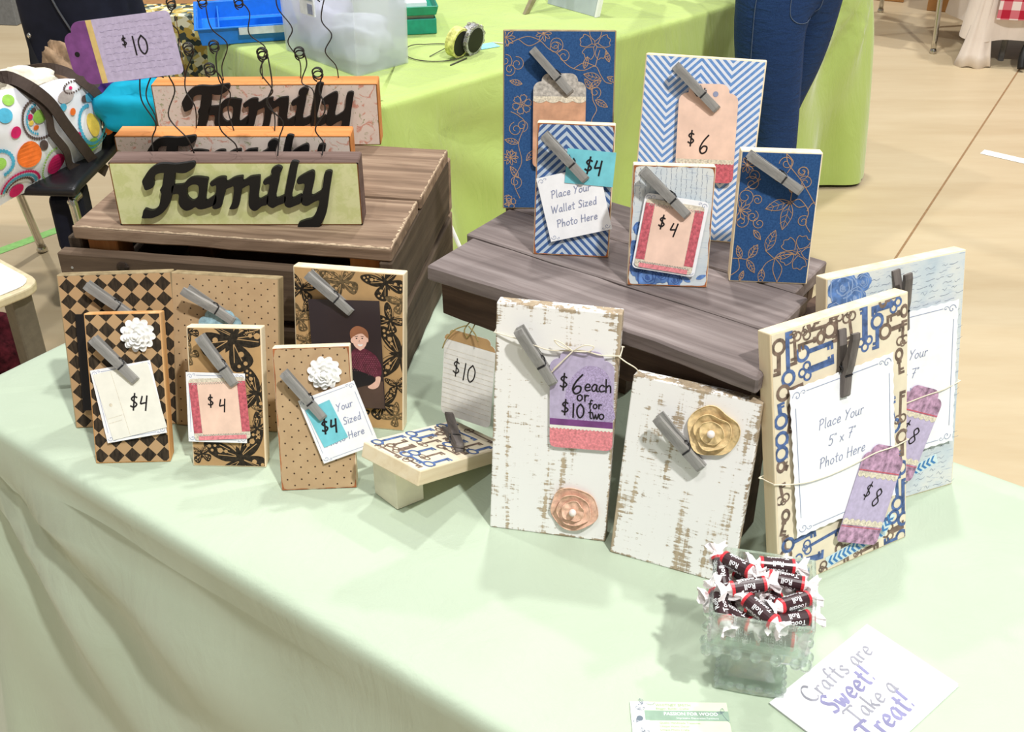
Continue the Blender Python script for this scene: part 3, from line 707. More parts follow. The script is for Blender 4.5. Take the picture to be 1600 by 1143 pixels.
# ------------------------------------------------------------------ photo boards
def peg(parent, hx, hz, jx, jz, mat=PEG, splay=3.0, off=0.0):
    """wooden clothespin glued on a board: handle end (hx,hz), jaw end (jx,jz)"""
    a = atan2(jz-hz, jx-hx); cx, cz = (hx+jx)/2, (hz+jz)/2; h = 4.9
    M_ = Matrix.Translation((cx*S, -off*S, cz*S)) @ Matrix.Rotation(-a, 4, 'Y')
    back = [(-36,0.1),(36,0.1),(36,3.6),(33,5.4),(12,5.6),(9,4.4),(2,4.2),(-3,5.4),(-12,5.0),(-36,3.0)]
    s = splay
    front = [(36,5.9),(36,8.6),(33.5,10.6),(13,12.4),(11.6,11.2),(10.2,12.4),(0,13.4+s*0.3),(-30,13.6+s),(-36,11.6+s*1.2),(-36,8.4+s*1.2),(-12,8.2+s*0.5),(-3,6.6+s*0.2),(2,8.2),(9,8.0),(12,6.2),(33,5.9)]
    mb = MB()
    for prof in (back, front): mb.prism(prof, -h, h)
    mb.v = [(x, -n, y) for x, y, n in mb.v]
    p = mb.build('clothespin', mat, parent, M_, bevel=0.5)
    sp = MB()
    coil = [(4.5+3.0*cos(t), -(6.4+3.0*sin(t)), -6.2+12.4*t/(2*pi*5)) for t in [2*pi*5*k/60 for k in range(61)]]
    sp.tube(coil, 0.75, 5)
    sp.tube([(7.4,-6.4,6.2),(10.6,-9.5,6.0),(11.4,-12.2,5.3),(11.5,-12.6,4.6),(11.5,-12.7,-4.6)], 0.8, 5)
    sp.tube([(7.4,-6.4,-6.2),(10.4,-2.6,-5.6),(10.5,-1.6,-5.2)], 0.8, 5)
    sp.build('spring', SPRING, p)
    return p

BM = {}; BO = {}
def board(key, label, x, y, yaw, lean, w, h, z0, wd, paper, group=None, edge=None, panel='patterned_paper', block=PINE, name='photo_board'):
    Mx = X(x, y, TZ+z0+0.3, R(yaw), R(lean)); BM[key] = Mx
    t = thing(name, label, 'photo board', Mx, group); BO[key] = t
    tk = 19; tl = math.tan(R(lean)); mb = MB()
    q = tk*tl
    mb.add([(-w/2,0,0),(w/2,0,0),(w/2,tk,q),(-w/2,tk,q),(-w/2,0,h),(w/2,0,h),(w/2,tk,h),(-w/2,tk,h)],
           [(0,3,2,1),(4,5,6,7),(0,1,5,4),(1,2,6,5),(2,3,7,6),(3,0,4,7)])
    mb.build('wood_board', wd, t, bevel=1.3, seg=2)
    if paper:
        mb = MB(); mb.box(-w/2+1.6, w/2-1.6, -0.35, 0.2, 1.8, h-1.8); mb.build(panel, paper, t)
    mb = MB(); x0, x1, y0, y1, zt = -19, 19, tk, tk+37, 46
    mb.add([(x0,y0,y0*tl),(x1,y0,y0*tl),(x1,y1,y1*tl),(x0,y1,y1*tl),(x0,y0,zt),(x1,y0,zt),(x1,y1,zt+4),(x0,y1,zt+4)],
           [(0,3,2,1),(4,5,6,7),(0,1,5,4),(1,2,6,5),(2,3,7,6),(3,0,4,7)])
    mb.build('support_block', block, t, bevel=1)
    if edge:
        rnd = random.Random(sum(map(ord, key))); mb = MB()
        def worn(ax, az, bx, bz, nx, nz):
            k = 16; o1 = []; o2 = []
            for i in range(k+1):
                s = i/k; d = rnd.uniform(0.1, 1.5) if 0 < i < k else 3.0
                o1.append((ax+(bx-ax)*s, az+(bz-az)*s)); o2.append((ax+(bx-ax)*s+nx*d, az+(bz-az)*s+nz*d))
            mb.flat(o1 + o2[::-1], -0.5)
        W2 = w/2-0.8
        worn(-W2,0.8,-W2,h-0.8,1,0); worn(W2,0.8,W2,h-0.8,-1,0); worn(-W2,0.8,W2,0.8,0,1); worn(-W2,h-0.8,W2,h-0.8,0,-1)
        mb.build('distressed_edge', edge, t)
    return t
def on(key, x, z, off, ang=0.0): return BM[key] @ Matrix.Translation((x*S, -off*S, z*S)) @ Matrix.Rotation(-R(ang), 4, 'Y')
def card(key, name, label, cat, x, z, ang, w, h, mat, off=5.6, outline=None, group=None, th=0.4):
    mb = MB(); o = outline or [(-w/2,-h/2),(w/2,-h/2),(w/2,h/2),(-w/2,h/2)]
    mb.prism(o, -th, 0)
    return tag(mb.build(name, mat, None, on(key, x, z, off, ang)), label, cat, group)
def letter(parent, fn, mat=INK, name='lettering'):
    mb = MB(); fn(mb); return mb.build(name, mat, parent)
def price(parent, txt, x, z, h, wd=1.7, slant=0.05, y=-0.75, rot=0.0, mat=INK):
    def f(mb):
        pen(mb, '$', x, z, h, wd, y, slant, rot=rot); pen(mb, txt, x + h*0.66*cos(rot), z - h*0.12 + h*0.66*sin(rot), h*1.0, wd, y, slant, rot=rot)
    return letter(parent, f, mat)
def ornaments(parent, w, h, border=True, k=1.0):
    def f(mb):
        for sx in (-1, 1):
            for sz in (-1, 1):
                cx, cz = sx*(w/2-5*k), sz*(h/2-5*k)
                sp = [(cx+sx*3.4*k*(1-i/14)*cos(i*0.55), cz+sz*3.4*k*(1-i/14)*sin(i*0.55)) for i in range(14)]
                mb.ribbon(sp, 0.5*k, -0.6)
                sp = [(cx-sx*5*k+sx*2.2*k*(1-i/12)*cos(i*0.6), cz+sz*2+sz*1.8*k*(1-i/12)*sin(i*0.6)) for i in range(12)]
                mb.ribbon(sp, 0.4*k, -0.6)
        if border:
            e = 3.5*k; a, b = w/2-e, h/2-e; g = 9*k
            for p, q in (((-a+g,b),(a-g,b)),((-a+g,-b),(a-g,-b)),((-a,-b+g),(-a,b-g)),((a,-b+g),(a,b-g))): mb.ribbon([p, q], 0.45*k, -0.6)
    return letter(parent, f, INKL, 'corner_scrolls')
def caption(parent, lines, x, z, h, lead, mat=INKG, wd=0.95, slant=0.18, gap=1.0):
    def f(mb):
        for i, l in enumerate(lines): pen(mb, l, x - pen_width(l, h, 1, gap)/2, z - lead*i, h, wd, -0.65, slant, gap=gap)
    return letter(parent, f, mat)

# --- print motifs
def leaf(mb, x, z, ang, l, wd=0.75, y=-0.6, veins=3, fat=0.2):
    def P(u, v): return (x + u*cos(ang) - v*sin(ang), z + u*sin(ang) + v*cos(ang))
    for s in (-1, 1):
        mb.ribbon(cr([P(0,0), P(l*.25, s*l*fat*.8), P(l*.5, s*l*fat), P(l*.78, s*l*fat*.6), P(l, 0)], 4), wd, y)
    mb.ribbon([P(0,0), P(l*.5, 0.2), P(l*.95, 0)], wd*0.8, y)
    for k in range(veins):
        u = l*(0.22 + 0.22*k)
        for s in (-1, 1): mb.ribbon([P(u, 0), P(u+l*.14, s*l*fat*.75)], wd*0.7, y)
def curl(mb, x, z, ang, r, wd=0.75, y=-0.6, hand=1, turns=1.4):
    """a scroll whose tail starts at x,z and heads along ang"""
    pts = []
    cx, cz = x + r*cos(ang + hand*pi/2), z + r*sin(ang + hand*pi/2)
    n = 22
    for i in range(n):
        t = i/(n-1); a = ang - hand*pi/2 + hand*2*pi*turns*t; q = r*(1-0.78*t)
        pts.append((cx + q*cos(a), cz + q*sin(a)))
    mb.ribbon(pts, wd, y)
def vine(mb, pts, wd=0.8, y=-0.6): mb.ribbon(cr(pts, 6), wd, y)
def bloom(mb, x, z, r, wd=0.75, y=-0.6, n=5, a0=0.3):
    for k in range(n):
        a = a0 + 2*pi*k/n; b = 2*pi/n*0.46
        pts = [(x+r*0.2*cos(a), z+r*0.2*sin(a))]
        for j in range(7):
            q = a + b*(j-3)/3; rr = r*(1 - 0.12*abs(j-3)/3 + (0.05 if j % 2 else -0.03)); rr *= 0.72 if j in (0, 6) else 1
            pts.append((x+rr*cos(q), z+rr*sin(q)))
        pts.append(pts[0]); mb.ribbon(cr(pts, 3), wd, y)
    for k in range(5):
        a = 0.5 + k*1.25; mb.ribbon([(x, z), (x+r*.22*cos(a), z+r*.22*sin(a))], wd, y)
def star(mb, x, z, r, wd=0.7, y=-0.6, n=9):
    for k in range(n):
        a = 2*pi*k/n; mb.ribbon(cr([(x, z), (x+r*.6*cos(a-.28), z+r*.6*sin(a-.28)), (x+r*cos(a), z+r*sin(a)), (x+r*.6*cos(a+.28), z+r*.6*sin(a+.28)), (x, z)], 3), wd, y)
def key_print(mb, x0, z0, x1, z1, style=0, k=1.0, y=-0.6):
    k *= 1.12
    """an old key: bow at x0,z0 and bit at x1,z1"""
    d = atan2(z1-z0, x1-x0); L_ = hypot(x1-x0, z1-z0)
    def P(u, v): return (x0 + u*cos(d) - v*sin(d), z0 + u*sin(d) + v*cos(d))
    def rg(u, v, r, t):
        c = P(u, v); mb.ring(c[0], c[1], r-t, r, y, 14)
    def bar(u0, u1, v0, v1): mb.flat([P(u0,v0), P(u1,v0), P(u1,v1), P(u0,v1)], y)
    if style == 0: rg(0, 0, 7.4*k, 3.0*k); bar(6*k, L_, -2.0*k, 2.0*k)
    elif style == 1:
        for u, v in ((-4*k,0),(1*k,4.4*k),(1*k,-4.4*k)): rg(u, v, 4.4*k, 1.9*k)
        bar(2*k, L_, -3.0*k, 3.0*k)
    elif style == 2:
        rg(0, 3.1*k, 4.4*k, 1.6*k); rg(0, -3.1*k, 4.4*k, 1.6*k); rg(-2.6*k, 0, 3.2*k, 1.2*k); bar(3*k, L_, -1.5*k, 1.5*k)
    else:
        c = P(0,0); mb.ring(c[0], c[1], 3.0*k, 6.2*k, y, 14, 0.8); bar(5*k, 8*k, -2.6*k, 2.6*k); bar(6*k, L_, -1.3*k, 1.3*k)
    b = min(6.5*k, max(L_*0.3, 2.5)); s = 1 if style % 2 else -1
    bar(L_-b, L_-b*0.62, min(0, s*5*k), max(0, s*5*k)); bar(L_-b*0.45, L_, min(0, s*5.6*k), max(0, s*5.6*k))
def butterfly(mbs, x, z, ang, r, y=-0.6, fade=False):
    dark, spot = mbs
    def P(u, v, m=1): return (x + u*m*cos(ang) - v*sin(ang), z + u*m*sin(ang) + v*cos(ang))
    for m in (-1, 1):
        up = [(0,.05),(.2,.42),(.55,.72),(.95,.82),(1.0,.6),(.82,.3),(.5,.02),(.1,-.05)]
        lo = [(.02,-.05),(.45,-.06),(.78,-.25),(.7,-.6),(.42,-.78),(.15,-.5)]
        for sh in (up, lo): dark.flat(cr([P(u*r, v*r, m) for u, v in sh], 3, True), y)
        for u, v, q in ((.84,.66,.06),(.8,.5,.05),(.66,.62,.05),(.62,-.42,.06),(.5,-.58,.05),(.55,.42,.09),(.38,.34,.06),(.4,-.25,.08)):
            c = P(u*r, v*r, m); spot.disc(c[0], c[1], q*r, y-0.12, 8)
        for u0, v0, u1, v1 in ((.12,.12,.62,.5),(.12,.08,.66,.3),(.1,-.1,.5,-.4),(.1,-.12,.34,-.55),(.25,.35,.5,.6)):
            spot.ribbon([P(u0*r, v0*r, m), P(u1*r, v1*r, m)], 0.018*r+0.22, y-0.12)
        dark.ribbon(cr([P(.03*r, .2*r, m), P(.12*r, .45*r, m), P(.26*r, .62*r, m)], 3), 0.5, y)
    dark.disc(*P(0, 0), 0.09*r, y-0.05, 8, 0.42*r, ang)
def print_keys(parent, rows, w, h, k):
    for x0, z0, x1, z1, st, br in rows:
        m_ = MB(); m_.k = int(abs(x0)+abs(z1)); key_print(m_, x0, z0, x1, z1, st, k)
        CL(m_, w, h).build('printed_key', KBROWN if br else KBLUE, parent)
def print_butterflies(parent, rows, w, h, mat):
    for x, z, a, r in rows:
        d_, s_ = MB(), MB(); d_.k = int(abs(x)); butterfly((d_, s_), x, z, a, r)
        o = CL(d_, w, h).build('printed_butterfly', mat, parent); CL(s_, w, h).build('wing_spots', KRAFT, o)
def rose_print(mbs, x, z, r, y=-0.55):
    a, b = mbs
    for k in range(6):
        t = k*pi/3; a.disc(x+r*.5*cos(t), z+r*.5*sin(t), r*.52, y, 12)
    a.disc(x, z, r*.7, y-0.05, 12)
    for q in (0.85, 0.62, 0.4, 0.2):
        b.ribbon([(x+r*q*(1+.08*sin(5*t+q*9))*cos(t), z+r*q*(1+.08*sin(5*t+q*9))*sin(t)) for t in [0.4+q*7+k*0.42 for k in range(10)]], r*0.07+0.3, y-0.15)
    b.disc(x, z, r*.14, y-0.2, 8)
def CL(mb, w, h):
    mb.v = [(min(max(x, -w/2+1.8), w/2-1.8), y, min(max(z, 2), h-2)) for x, y, z in mb.v]; return mb
def top_part(o, c, hw): return [(hw, c)] + [p for p in o if p[1] > c] + [(-hw, c)]
def flower(key, x, z, r, layers=4, seed=1, mat=PAPERW):
    rnd = random.Random(seed); root = None
    for l in range(layers):
        q = r*(1 - 0.23*l); n = 11 - 2*l; ph = rnd.uniform(0, 6); mb = MB(); na = n*6; nr = 6
        def pt(i, j):
            a = 2*pi*i/na; t = j/(nr-1); sc_ = abs(cos(n*a/2+ph))**0.5
            rr = q*t*(0.74 + 0.28*sc_)
            up = (1.2 + 3.0*l) + q*(0.10+0.12*l)*t*t + (0.9*sin(n*a+ph*2)+0.8*sin(3*a+ph*3))*t*t
            return (rr*cos(a), -up, rr*sin(a))
        mb.grid(na, nr, pt, closed=True)
        o = mb.build('paper_flower' if l == 0 else 'petal_layer', mat, root or BO[key], None, True)
        if l == 0: o.location = (x*S, -0.3*S, z*S); root = o
    mb = MB()
    for k in range(5):
        a = k*1.25; mb.sphere((1.8*cos(a), -12.5 - 0.5*k, 1.8*sin(a)), (2.2,1.2,2.2), 8, 5)
    mb.build('flower_centre', mat, root, None, True)
def rosette(key, x, z, r, mat, seed):
    rnd = random.Random(seed); root = None
    for l, q in enumerate((1.0, 0.72, 0.47)):
        mb = MB(); na = 44; nr = 7; p1, p2 = rnd.uniform(0,6), rnd.uniform(0,6)
        def pt(i, j):
            a = 2*pi*i/na; t = j/(nr-1)
            rr = r*q*t*(1 + 0.045*sin(3*a+p1) + 0.035*sin(5*a+p2))
            up = 1 + 3.2*l + (2.6 if l < 2 else 1.6)*t**3*(1 + 0.5*sin(2*a+p2)) + 0.9*t*sin(6*a+p1)*t
            return (rr*cos(a), -up, rr*sin(a))
        mb.grid(na, nr, pt, closed=True)
        rim = [pt(i, nr-1) for i in range(na)]; mb.tube(rim+[rim[0]], 0.55, 4, caps=False)
        o = mb.build('felt_rosette' if l == 0 else 'felt_layer', mat, root or BO[key], None, True)
        if l == 0: o.location = (x*S, -0.3*S, z*S); root = o
    mb = MB(); mb.sphere((0, -11.5, 0), (4.3,4.3,4.3), 14, 10); mb.build('pearl', PEARL, root, None, True)['label'] = 'pale pink pearl'
def twine(key, label, w, zpts, front=7.5, tk=19, r=0.75):
    """string tied once round a board; zpts are heights along the front, left to right"""
    n = len(zpts); pts = [(-w/2-1, 1, zpts[0])]
    for i, z in enumerate(zpts): 
        e = abs(2*i/(n-1)-1); pts.append((-w/2 + w*i/(n-1), -(front if e < 0.8 else 1.2), z))
    pts += [(w/2+1, 1, zpts[-1]), (w/2+1.2, tk-2, zpts[-1]+3), (w/2-3, tk+1.2, zpts[-1]+3), (0, tk+1.4, zpts[0]+2), (-w/2+3, tk+1.2, zpts[0]+2), (-w/2-1.2, tk-2, zpts[0])]
    mb = MB(); q = cr([(a, b, c) for a, b, c in pts], 5, True); mb.tube(q + [q[0]], r, 6, caps=False)
    return tag(mb.build('twine', TWINE, None, BM[key].copy(), True), label, 'string')

ST = 'wallet photo boards'; SHZ = 239
RUST = plain('rust_edge', (160,98,62), 0.8, 0.2, 0.2, 80)
# --- on the riser shelf
b = board('K1', 'tall deep blue gold-vine photo board at the back left of the riser shelf', 58, 1330, -1, 14.7, 140, 222, SHZ, PINE_GREY, DEEP)
mb = MB()
vine(mb, [(-70,200),(-63,205),(-51,211),(-38,214),(-24,209),(-14,200),(-3,194),(8,182),(18,176),(31,174),(45,179),(52,168),(58,160),(66,158)])
vine(mb, [(-51,211),(-38,203),(-24,209)]); vine(mb, [(18,176),(31,183),(45,179)]); vine(mb, [(45,179),(48,191),(50,198)])
bloom(mb, 44, 205, 19); star(mb, -20, 218, 10); star(mb, -66, 213, 11)
curl(mb, -3, 194, 1.2, 9, hand=-1); curl(mb, 0, 196, 0.5, 10); curl(mb, 2, 204, 2.0, 8); curl(mb, -54, 190, 0.2, 9, hand=-1); curl(mb, -62, 178, 0.6, 9); curl(mb, -66, 168, -0.6, 8)
for a in ((31,176,1.3,15),(52,164,2.9,22),(38,152,0.6,18),(42,150,2.2,17),(46,138,-0.5,18),(-46,157,2.9,16),(60,166,-0.4,16),(62,184,1.9,14),(-50,84,2.9,18),(-40,62,0.9,18),(-50,40,2.2,18)): leaf(mb, *a)
vine(mb, [(42,150),(43,138),(48,126),(42,112),(48,98)]); curl(mb, 48, 140, 0.3, 8); curl(mb, 46, 110, 2.8, 9)
bloom(mb, -46, 132, 12, n=6); vine(mb, [(-60,123),(-50,118),(-42,108),(-50,84),(-46,60),(-56,36),(-48,14)]); curl(mb, -56, 110, 3.4, 9); curl(mb, -44, 98, 0.2, 8); curl(mb, -60, 60, 2.9, 8, hand=-1); curl(mb, -52, 26, 0.2, 9); curl(mb, -62, 18, 3.0, 8); star(mb, -60, 66, 10)
bloom(mb, -62, 8, 9)
mb.crop(140, 222).build('gold_vine_print', GOLD, b)
peg(b, -32.5, 198, 13.7, 148)
o = scallop_tag(66, 116)
t = card('K1', 'price_tag', 'grey and tan scalloped tag pegged on the tall blue board at the back left', 'tag', 1, 112.5, 0, 66, 116, TANP, outline=o)
mb = MB(); mb.flat(top_part(o, 29, 33), -0.55); mb.build('printed_top', GREYP, t)
mb = MB(); mb.flat([(-33,30),(33,30)] + [(33-66*i/28, 24.5-2.6*abs(sin(i*pi/7*1.0))) for i in range(29)], -0.7); mb.build('lace_band', LACE, t)
letter(t, lambda m: pen(m, '$6', -8, -24, 20, 1.7, -0.7))

b = board('K3', 'tall light blue chevron photo board at the back right of the riser shelf', 215, 1242, -12.3, 14, 140, 216, SHZ, PINE, CHEV_L)
peg(b, -35, 206, 21, 156.6)
o = scallop_tag(69, 115)
t = card('K3', 'price_tag', 'pink six dollar tag with a rose end on the light blue chevron board', 'tag', 10, 129, 2.5, 69, 115, PINKC, outline=o)
mb = MB(); mb.flat([p for p in o if p[1] < -25] and [(-34.4,-34),(34.4,-34)] + [(34.4,-51.5),(32.7,-55.7),(28.5,-57.4),(-28.5,-57.4),(-32.7,-55.7),(-34.4,-51.5)][0:6], -0.55); mb.build('rose_end', RED, t)
mb = MB(); mb.flat([(-34,-30),(34,-30)] + [(34-68*i/34, -34.5-1.2*(i % 2)) for i in range(35)], -0.7); mb.build('lace_band', LACE, t)
mb = MB(); mb.disc(8, 46, 3.2, -0.7); mb.build('hole', INKG, t)
letter(t, lambda m: (pen(m, '$', -21, -13, 15, 1.7, -0.75), pen(m, '6', -8, -23, 21, 1.8, -0.75, 0.1)))

b = board('K2', 'small navy chevron wallet board at the front left of the riser shelf', 70, 1196, -6.3, 12.3, 90, 156, SHZ, PINE, CHEV_D, ST, RUST)
peg(b, -35.5, 143.4, 14.3, 93, PEG, 5)
t = card('K2', 'photo_card', 'white card lettered for a wallet size photo on the navy chevron board', 'card', 2, 64, 15, 74, 77, WHITE, 4.6)
ornaments(t, 74, 77, False); caption(t, ['Place Your', 'Wallet Sized', 'Photo Here'], -1, 12, 8.6, 17.5)
t = card('K2', 'price_card', 'aqua four dollar card on the navy chevron board', 'card', 18.5, 107, -3, 56, 40, AQUA, 5.4)
price(t, '4', -6, -5, 16, 2.0)

b = board('K4', 'small pale blue script wallet board with printed roses at the shelf front', 176, 1120, -4.1, 12.9, 90, 137, SHZ, PINE, SCRIPTP, ST, RUST)
A_, B_ = MB(), MB()
for x, z, r in ((-22,10,14),(-8,14,11),(-34,20,10),(8,8,9),(-38,44,9),(-34,66,8),(-38,30,7)): rose_print((A_, B_), x, z, r)
for x, z, a in ((20,16,1.0),(32,10,0.4),(26,6,2.6),(14,18,2.0)): A_.flat(cr([(x,z),(x+5*cos(a)-2.6*sin(a), z+5*sin(a)+2.6*cos(a)),(x+12*cos(a),z+12*sin(a)),(x+5*cos(a)+2.6*sin(a), z+5*sin(a)-2.6*cos(a))],3,True), -0.6)
CL(A_,90,137).build('rose_print', DUSTB, b); CL(B_,90,137).build('rose_outline_print', DUSTB2, b)
mb = MB(); rnd = random.Random(12)
for k in range(15):
    xx = -42 + 5.6*k; zz = rnd.uniform(80, 105)
    while zz < 132:
        l = rnd.uniform(3, 8); mb.ribbon(cr([(xx, zz), (xx+rnd.uniform(-1,1), zz+l*.4), (xx+rnd.uniform(-1,1), zz+l*.7), (xx, zz+l)], 3), 0.35, -0.55); zz += l+1.6
mb.build('script_print', SCRIPT, b)
peg(b, -34, 134-2, 17, 83.6, PEG, 4)
def round_rect(w, h, r=5):
    p = []
    for cx, cz, a0 in ((w/2-r,-h/2+r,-pi/2),(w/2-r,h/2-r,0),(-w/2+r,h/2-r,pi/2),(-w/2+r,-h/2+r,pi)):
        for k in range(5): a = a0 + pi/2*k/4; p.append((cx+r*cos(a), cz+r*sin(a)))
    return p
t = card('K4', 'photo_card', 'white round-cornered card behind the rose-edged price card on the script board', 'card', -0.5, 60, -7.5, 71, 86, WHITE, 4.4, round_rect(71, 86)); ornaments(t, 71, 86, False)
def rose_card(key, label, x, z, ang, w, h):
    t = card(key, 'price_card', label, 'card', x, z, ang, w, h, LACE, 5.4, round_rect(w, h, 4))
    mb = MB(); mb.box(-w/2+10.5, w/2-10.5, -0.6, -0.4, -h/2+7, h/2-5); mb.build('pink_centre', PINKC, t)
    for s in (-1, 1):
        mb = MB(); mb.box(s*(w/2-5)-5, s*(w/2-5)+5, -0.62, -0.4, -h/2+9, h/2-5); mb.build('rose_strip', RED, t)
    mb = MB(); mb.box(-w/2+5, w/2-5, -0.64, -0.4, -h/2, -h/2+5); mb.build('pink_hem', ROSE, t)
    for s in (-1, 1):
        mb = MB(); mb.ribbon([(-w/2+4+(w-8)*i/40, s*(h/2-6.2)+(1.1 if i % 2 else -1.1)) for i in range(41)], 0.9, -0.85); mb.build('zigzag_trim', GREYP, t)
    return t
t = rose_card('K4', 'pink four dollar card with rose side strips on the script board', -1.5, 58.5, -7.5, 65, 78)
letter(t, lambda m: (pen(m, '$', -14, 9, 13, 1.7, -0.9), pen(m, '4', -1, 2, 14, 1.7, -0.9, 0.1)))

b = board('K5', 'small deep blue gold-vine wallet board at the right end of the riser shelf', 292, 1128, -5.2, 9.1, 88, 151, SHZ, PINE, DEEP, ST)
mb = MB()
vine(mb, [(5,149),(8,138),(22,122),(31,110),(39,98),(43,92)]); vine(mb, [(5,149),(13,140),(8,128)])
curl(mb, 22, 122, 1.0, 8, hand=-1); curl(mb, 24, 121, 0.0, 8, hand=1); curl(mb, 30, 128, 1.2, 6)
vine(mb, [(16,110),(15,102),(16,96),(24,99),(32,92),(36,84),(34,72),(40,62)]); vine(mb, [(16,96),(24,90),(32,92)]); curl(mb, 35, 80, 2.6, 7, hand=1); vine(mb, [(34,86),(38,94),(43,97)])
leaf(mb, 14, 96, 3.5, 27, fat=0.22); leaf(mb, 15, 95, -1.75, 32, fat=0.19); leaf(mb, 15, 106, 1.9, 9, veins=1)
star(mb, -39, 84, 12, n=11); curl(mb, -32, 90, 0.3, 10, hand=1); curl(mb, -22, 84, -0.4, 7, hand=-1); curl(mb, -26, 100, 0.9, 6, hand=-1); curl(mb, -30, 76, -0.9, 8, hand=-1); curl(mb, -20, 76, 3.6, 7); leaf(mb, -22, 62, -0.9, 14, veins=1)
curl(mb, -36, 120, 0.9, 9, hand=-1); curl(mb, -24, 118, 0.6, 7); star(mb, -36, 135, 9); curl(mb, -2, 138, 1.6, 8, hand=-1); vine(mb, [(-36,108),(-28,114),(-20,120)])
leaf(mb, -6, 38, 1.25, 26, fat=0.2); vine(mb, [(-6,38),(0,33),(5,30),(14,34),(30,36)]); leaf(mb, 5, 31, 0.3, 20, veins=2); vine(mb, [(5,30),(-4,24),(-9,14)]); leaf(mb, -8, 17, -1.6, 18); vine(mb, [(5,30),(4,16),(10,2)]); vine(mb, [(5,30),(14,18),(10,2)])
bloom(mb, 29, 38, 20, n=5, a0=1.2)
vine(mb, [(-42,28),(-33,28),(-26,28),(-20,36),(-20,44)]); leaf(mb, -33, 28, 1.9, 16); leaf(mb, -24, 29, 1.1, 18, fat=0.24); leaf(mb, -26, 27, -1.0, 18); vine(mb, [(-36,28),(-34,16),(-42,8)]); leaf(mb, -32, 2, 1.3, 12)
mb.crop(88, 151).build('gold_vine_print', GOLD, b)
peg(b, -38, 149.4, 26, 108)

# --- in front of the crate
b = board('B1', 'large black and tan diamond photo board at the far left', -494, 1182, 4.1, 17.5, 141, 201, 0, PINE_GREY, CHECK, 'large boards by the crate')
peg(b, -31, 188, 20.6, 144.4, PEG, 2)
t = card('B1', 'photo_print', 'dark photo print pegged on the large diamond board, mostly hidden', 'photo', -9, 87, -2, 90, 126, plain('dark_photo', (22,18,18), 0.35, 0.5))
b = board('B3', 'large kraft polka-dot photo board between the diamond and butterfly boards', -367, 1176, -7, 18.5, 140, 201, 0, PINE_GREY, DOTS, 'large boards by the crate')
peg(b, -46.8, 182, 13.2, 144, PEG, 9)
o = scallop_tag(56, 100)
t = card('B3', 'price_tag', 'blue-grey scalloped tag on the large polka-dot board', 'tag', -4, 107, 2, 56, 100, plain('blue_grey_tag', (146,178,190), 0.75, 0.2, 0.2, 120), outline=o)
b = board('B5', 'large kraft butterfly photo board holding the portrait of a boy', -210, 1182, -9.2, 13.1, 142, 209, 0, PINE, KRAFT, 'large boards by the crate')
print_butterflies(b, ((-60,180,-0.3,20),(48,196,0.5,26),(54,148,-0.7,19),(-56,150,0.9,12),(66,104,1.5,34),(44,34,0.3,24),(-50,20,0.5,26),(0,16,-0.4,22),(-62,84,0.2,16),(62,62,0.2,14)), 142, 209, BUTTER)
print_butterflies(b, ((-8,193,0.3,24),(-34,196,-0.2,15),(-64,140,1.2,18),(68,172,0.4,17),(60,20,0.8,16),(-56,112,0.3,14)), 142, 209, BUTTER2)
clipped = CL
peg(b, -49.8, 207-3, 7.4, 155, PEG, 4)
t = card('B5', 'photo_print', 'portrait photo of a smiling boy in a checked plum shirt, pegged on the butterfly board', 'photo', -1, 100, 3, 92, 143, plain('photo_backdrop', (52,42,46), 0.3, 0.5, 0.1, 8), th=0.3)
HAIR = plain('photo_hair', (158,104,76), 0.3, 0.5); SKIN = plain('photo_skin', (240,196,178), 0.3, 0.5, 0.03); SHIRT = plain('photo_shirt', (96,42,60), 0.3, 0.5, 0.2, 200); PANTS = plain('photo_trousers', (28,28,36), 0.3, 0.5); FLOORP = plain('photo_floor', (86,68,62), 0.3, 0.5, 0.12, 20); PINKS = plain('photo_dots', (188,120,136), 0.3, 0.5)
def ph(pts): return [(x+1, z-100) for x, z in pts]
def part(name, mat, fn): m_ = MB(); fn(m_); return m_.build(name, mat, t)
part('photo_floor', FLOORP, lambda m: m.flat(ph([(-46,29),(44,29),(44,66),(10,62),(-46,70)]), -0.4))
part('hair', HAIR, lambda m: m.flat(cr(ph([(7,118),(4.5,126),(6,133),(13,138),(21,137),(27,132),(28.5,124),(27,117),(22,130),(10,129)]), 3, True), -0.5))
part('face', SKIN, lambda m: (m.disc(17.6, 20, 9.4, -0.6, 20, 12.2), m.disc(8.2, 19, 2.2, -0.55, 10, 3.4), m.disc(27, 20.5, 2.0, -0.55, 10, 3.2), m.flat(ph([(12,110),(22,110),(22,104),(12,104)]), -0.45)))
part('fringe', HAIR, lambda m: m.flat(cr(ph([(8,124),(9,131),(16,134),(25,131),(26,124),(21,128.5),(14,127.5)]), 3, True), -0.7))
part('eyes', PANTS, lambda m: (m.disc(13.8, 22, 1.2, -0.7, 10, 0.8), m.disc(21.2, 22.3, 1.2, -0.7, 10, 0.8), m.ribbon([(12,24.4),(15.6,24.9)], 0.6, -0.7), m.ribbon([(19.6,25),(23,24.6)], 0.6, -0.7), m.ribbon([(17.4,20),(16.7,17.6),(18.4,17.5)], 0.35, -0.7)))
part('smile', WHITE, lambda m: m.flat(cr(ph([(13.6,114.6),(16.6,114.0),(20.6,114.6),(19,112.2),(15.4,112)]), 2, True), -0.7))
part('shirt', SHIRT, lambda m: m.flat(cr(ph([(4,98),(6,105),(12,109),(16.6,106),(22,109),(30,105),(38,98),(43,85),(41,72),(33,71),(28,74),(16,78),(4,82)]), 3, True), -0.62))
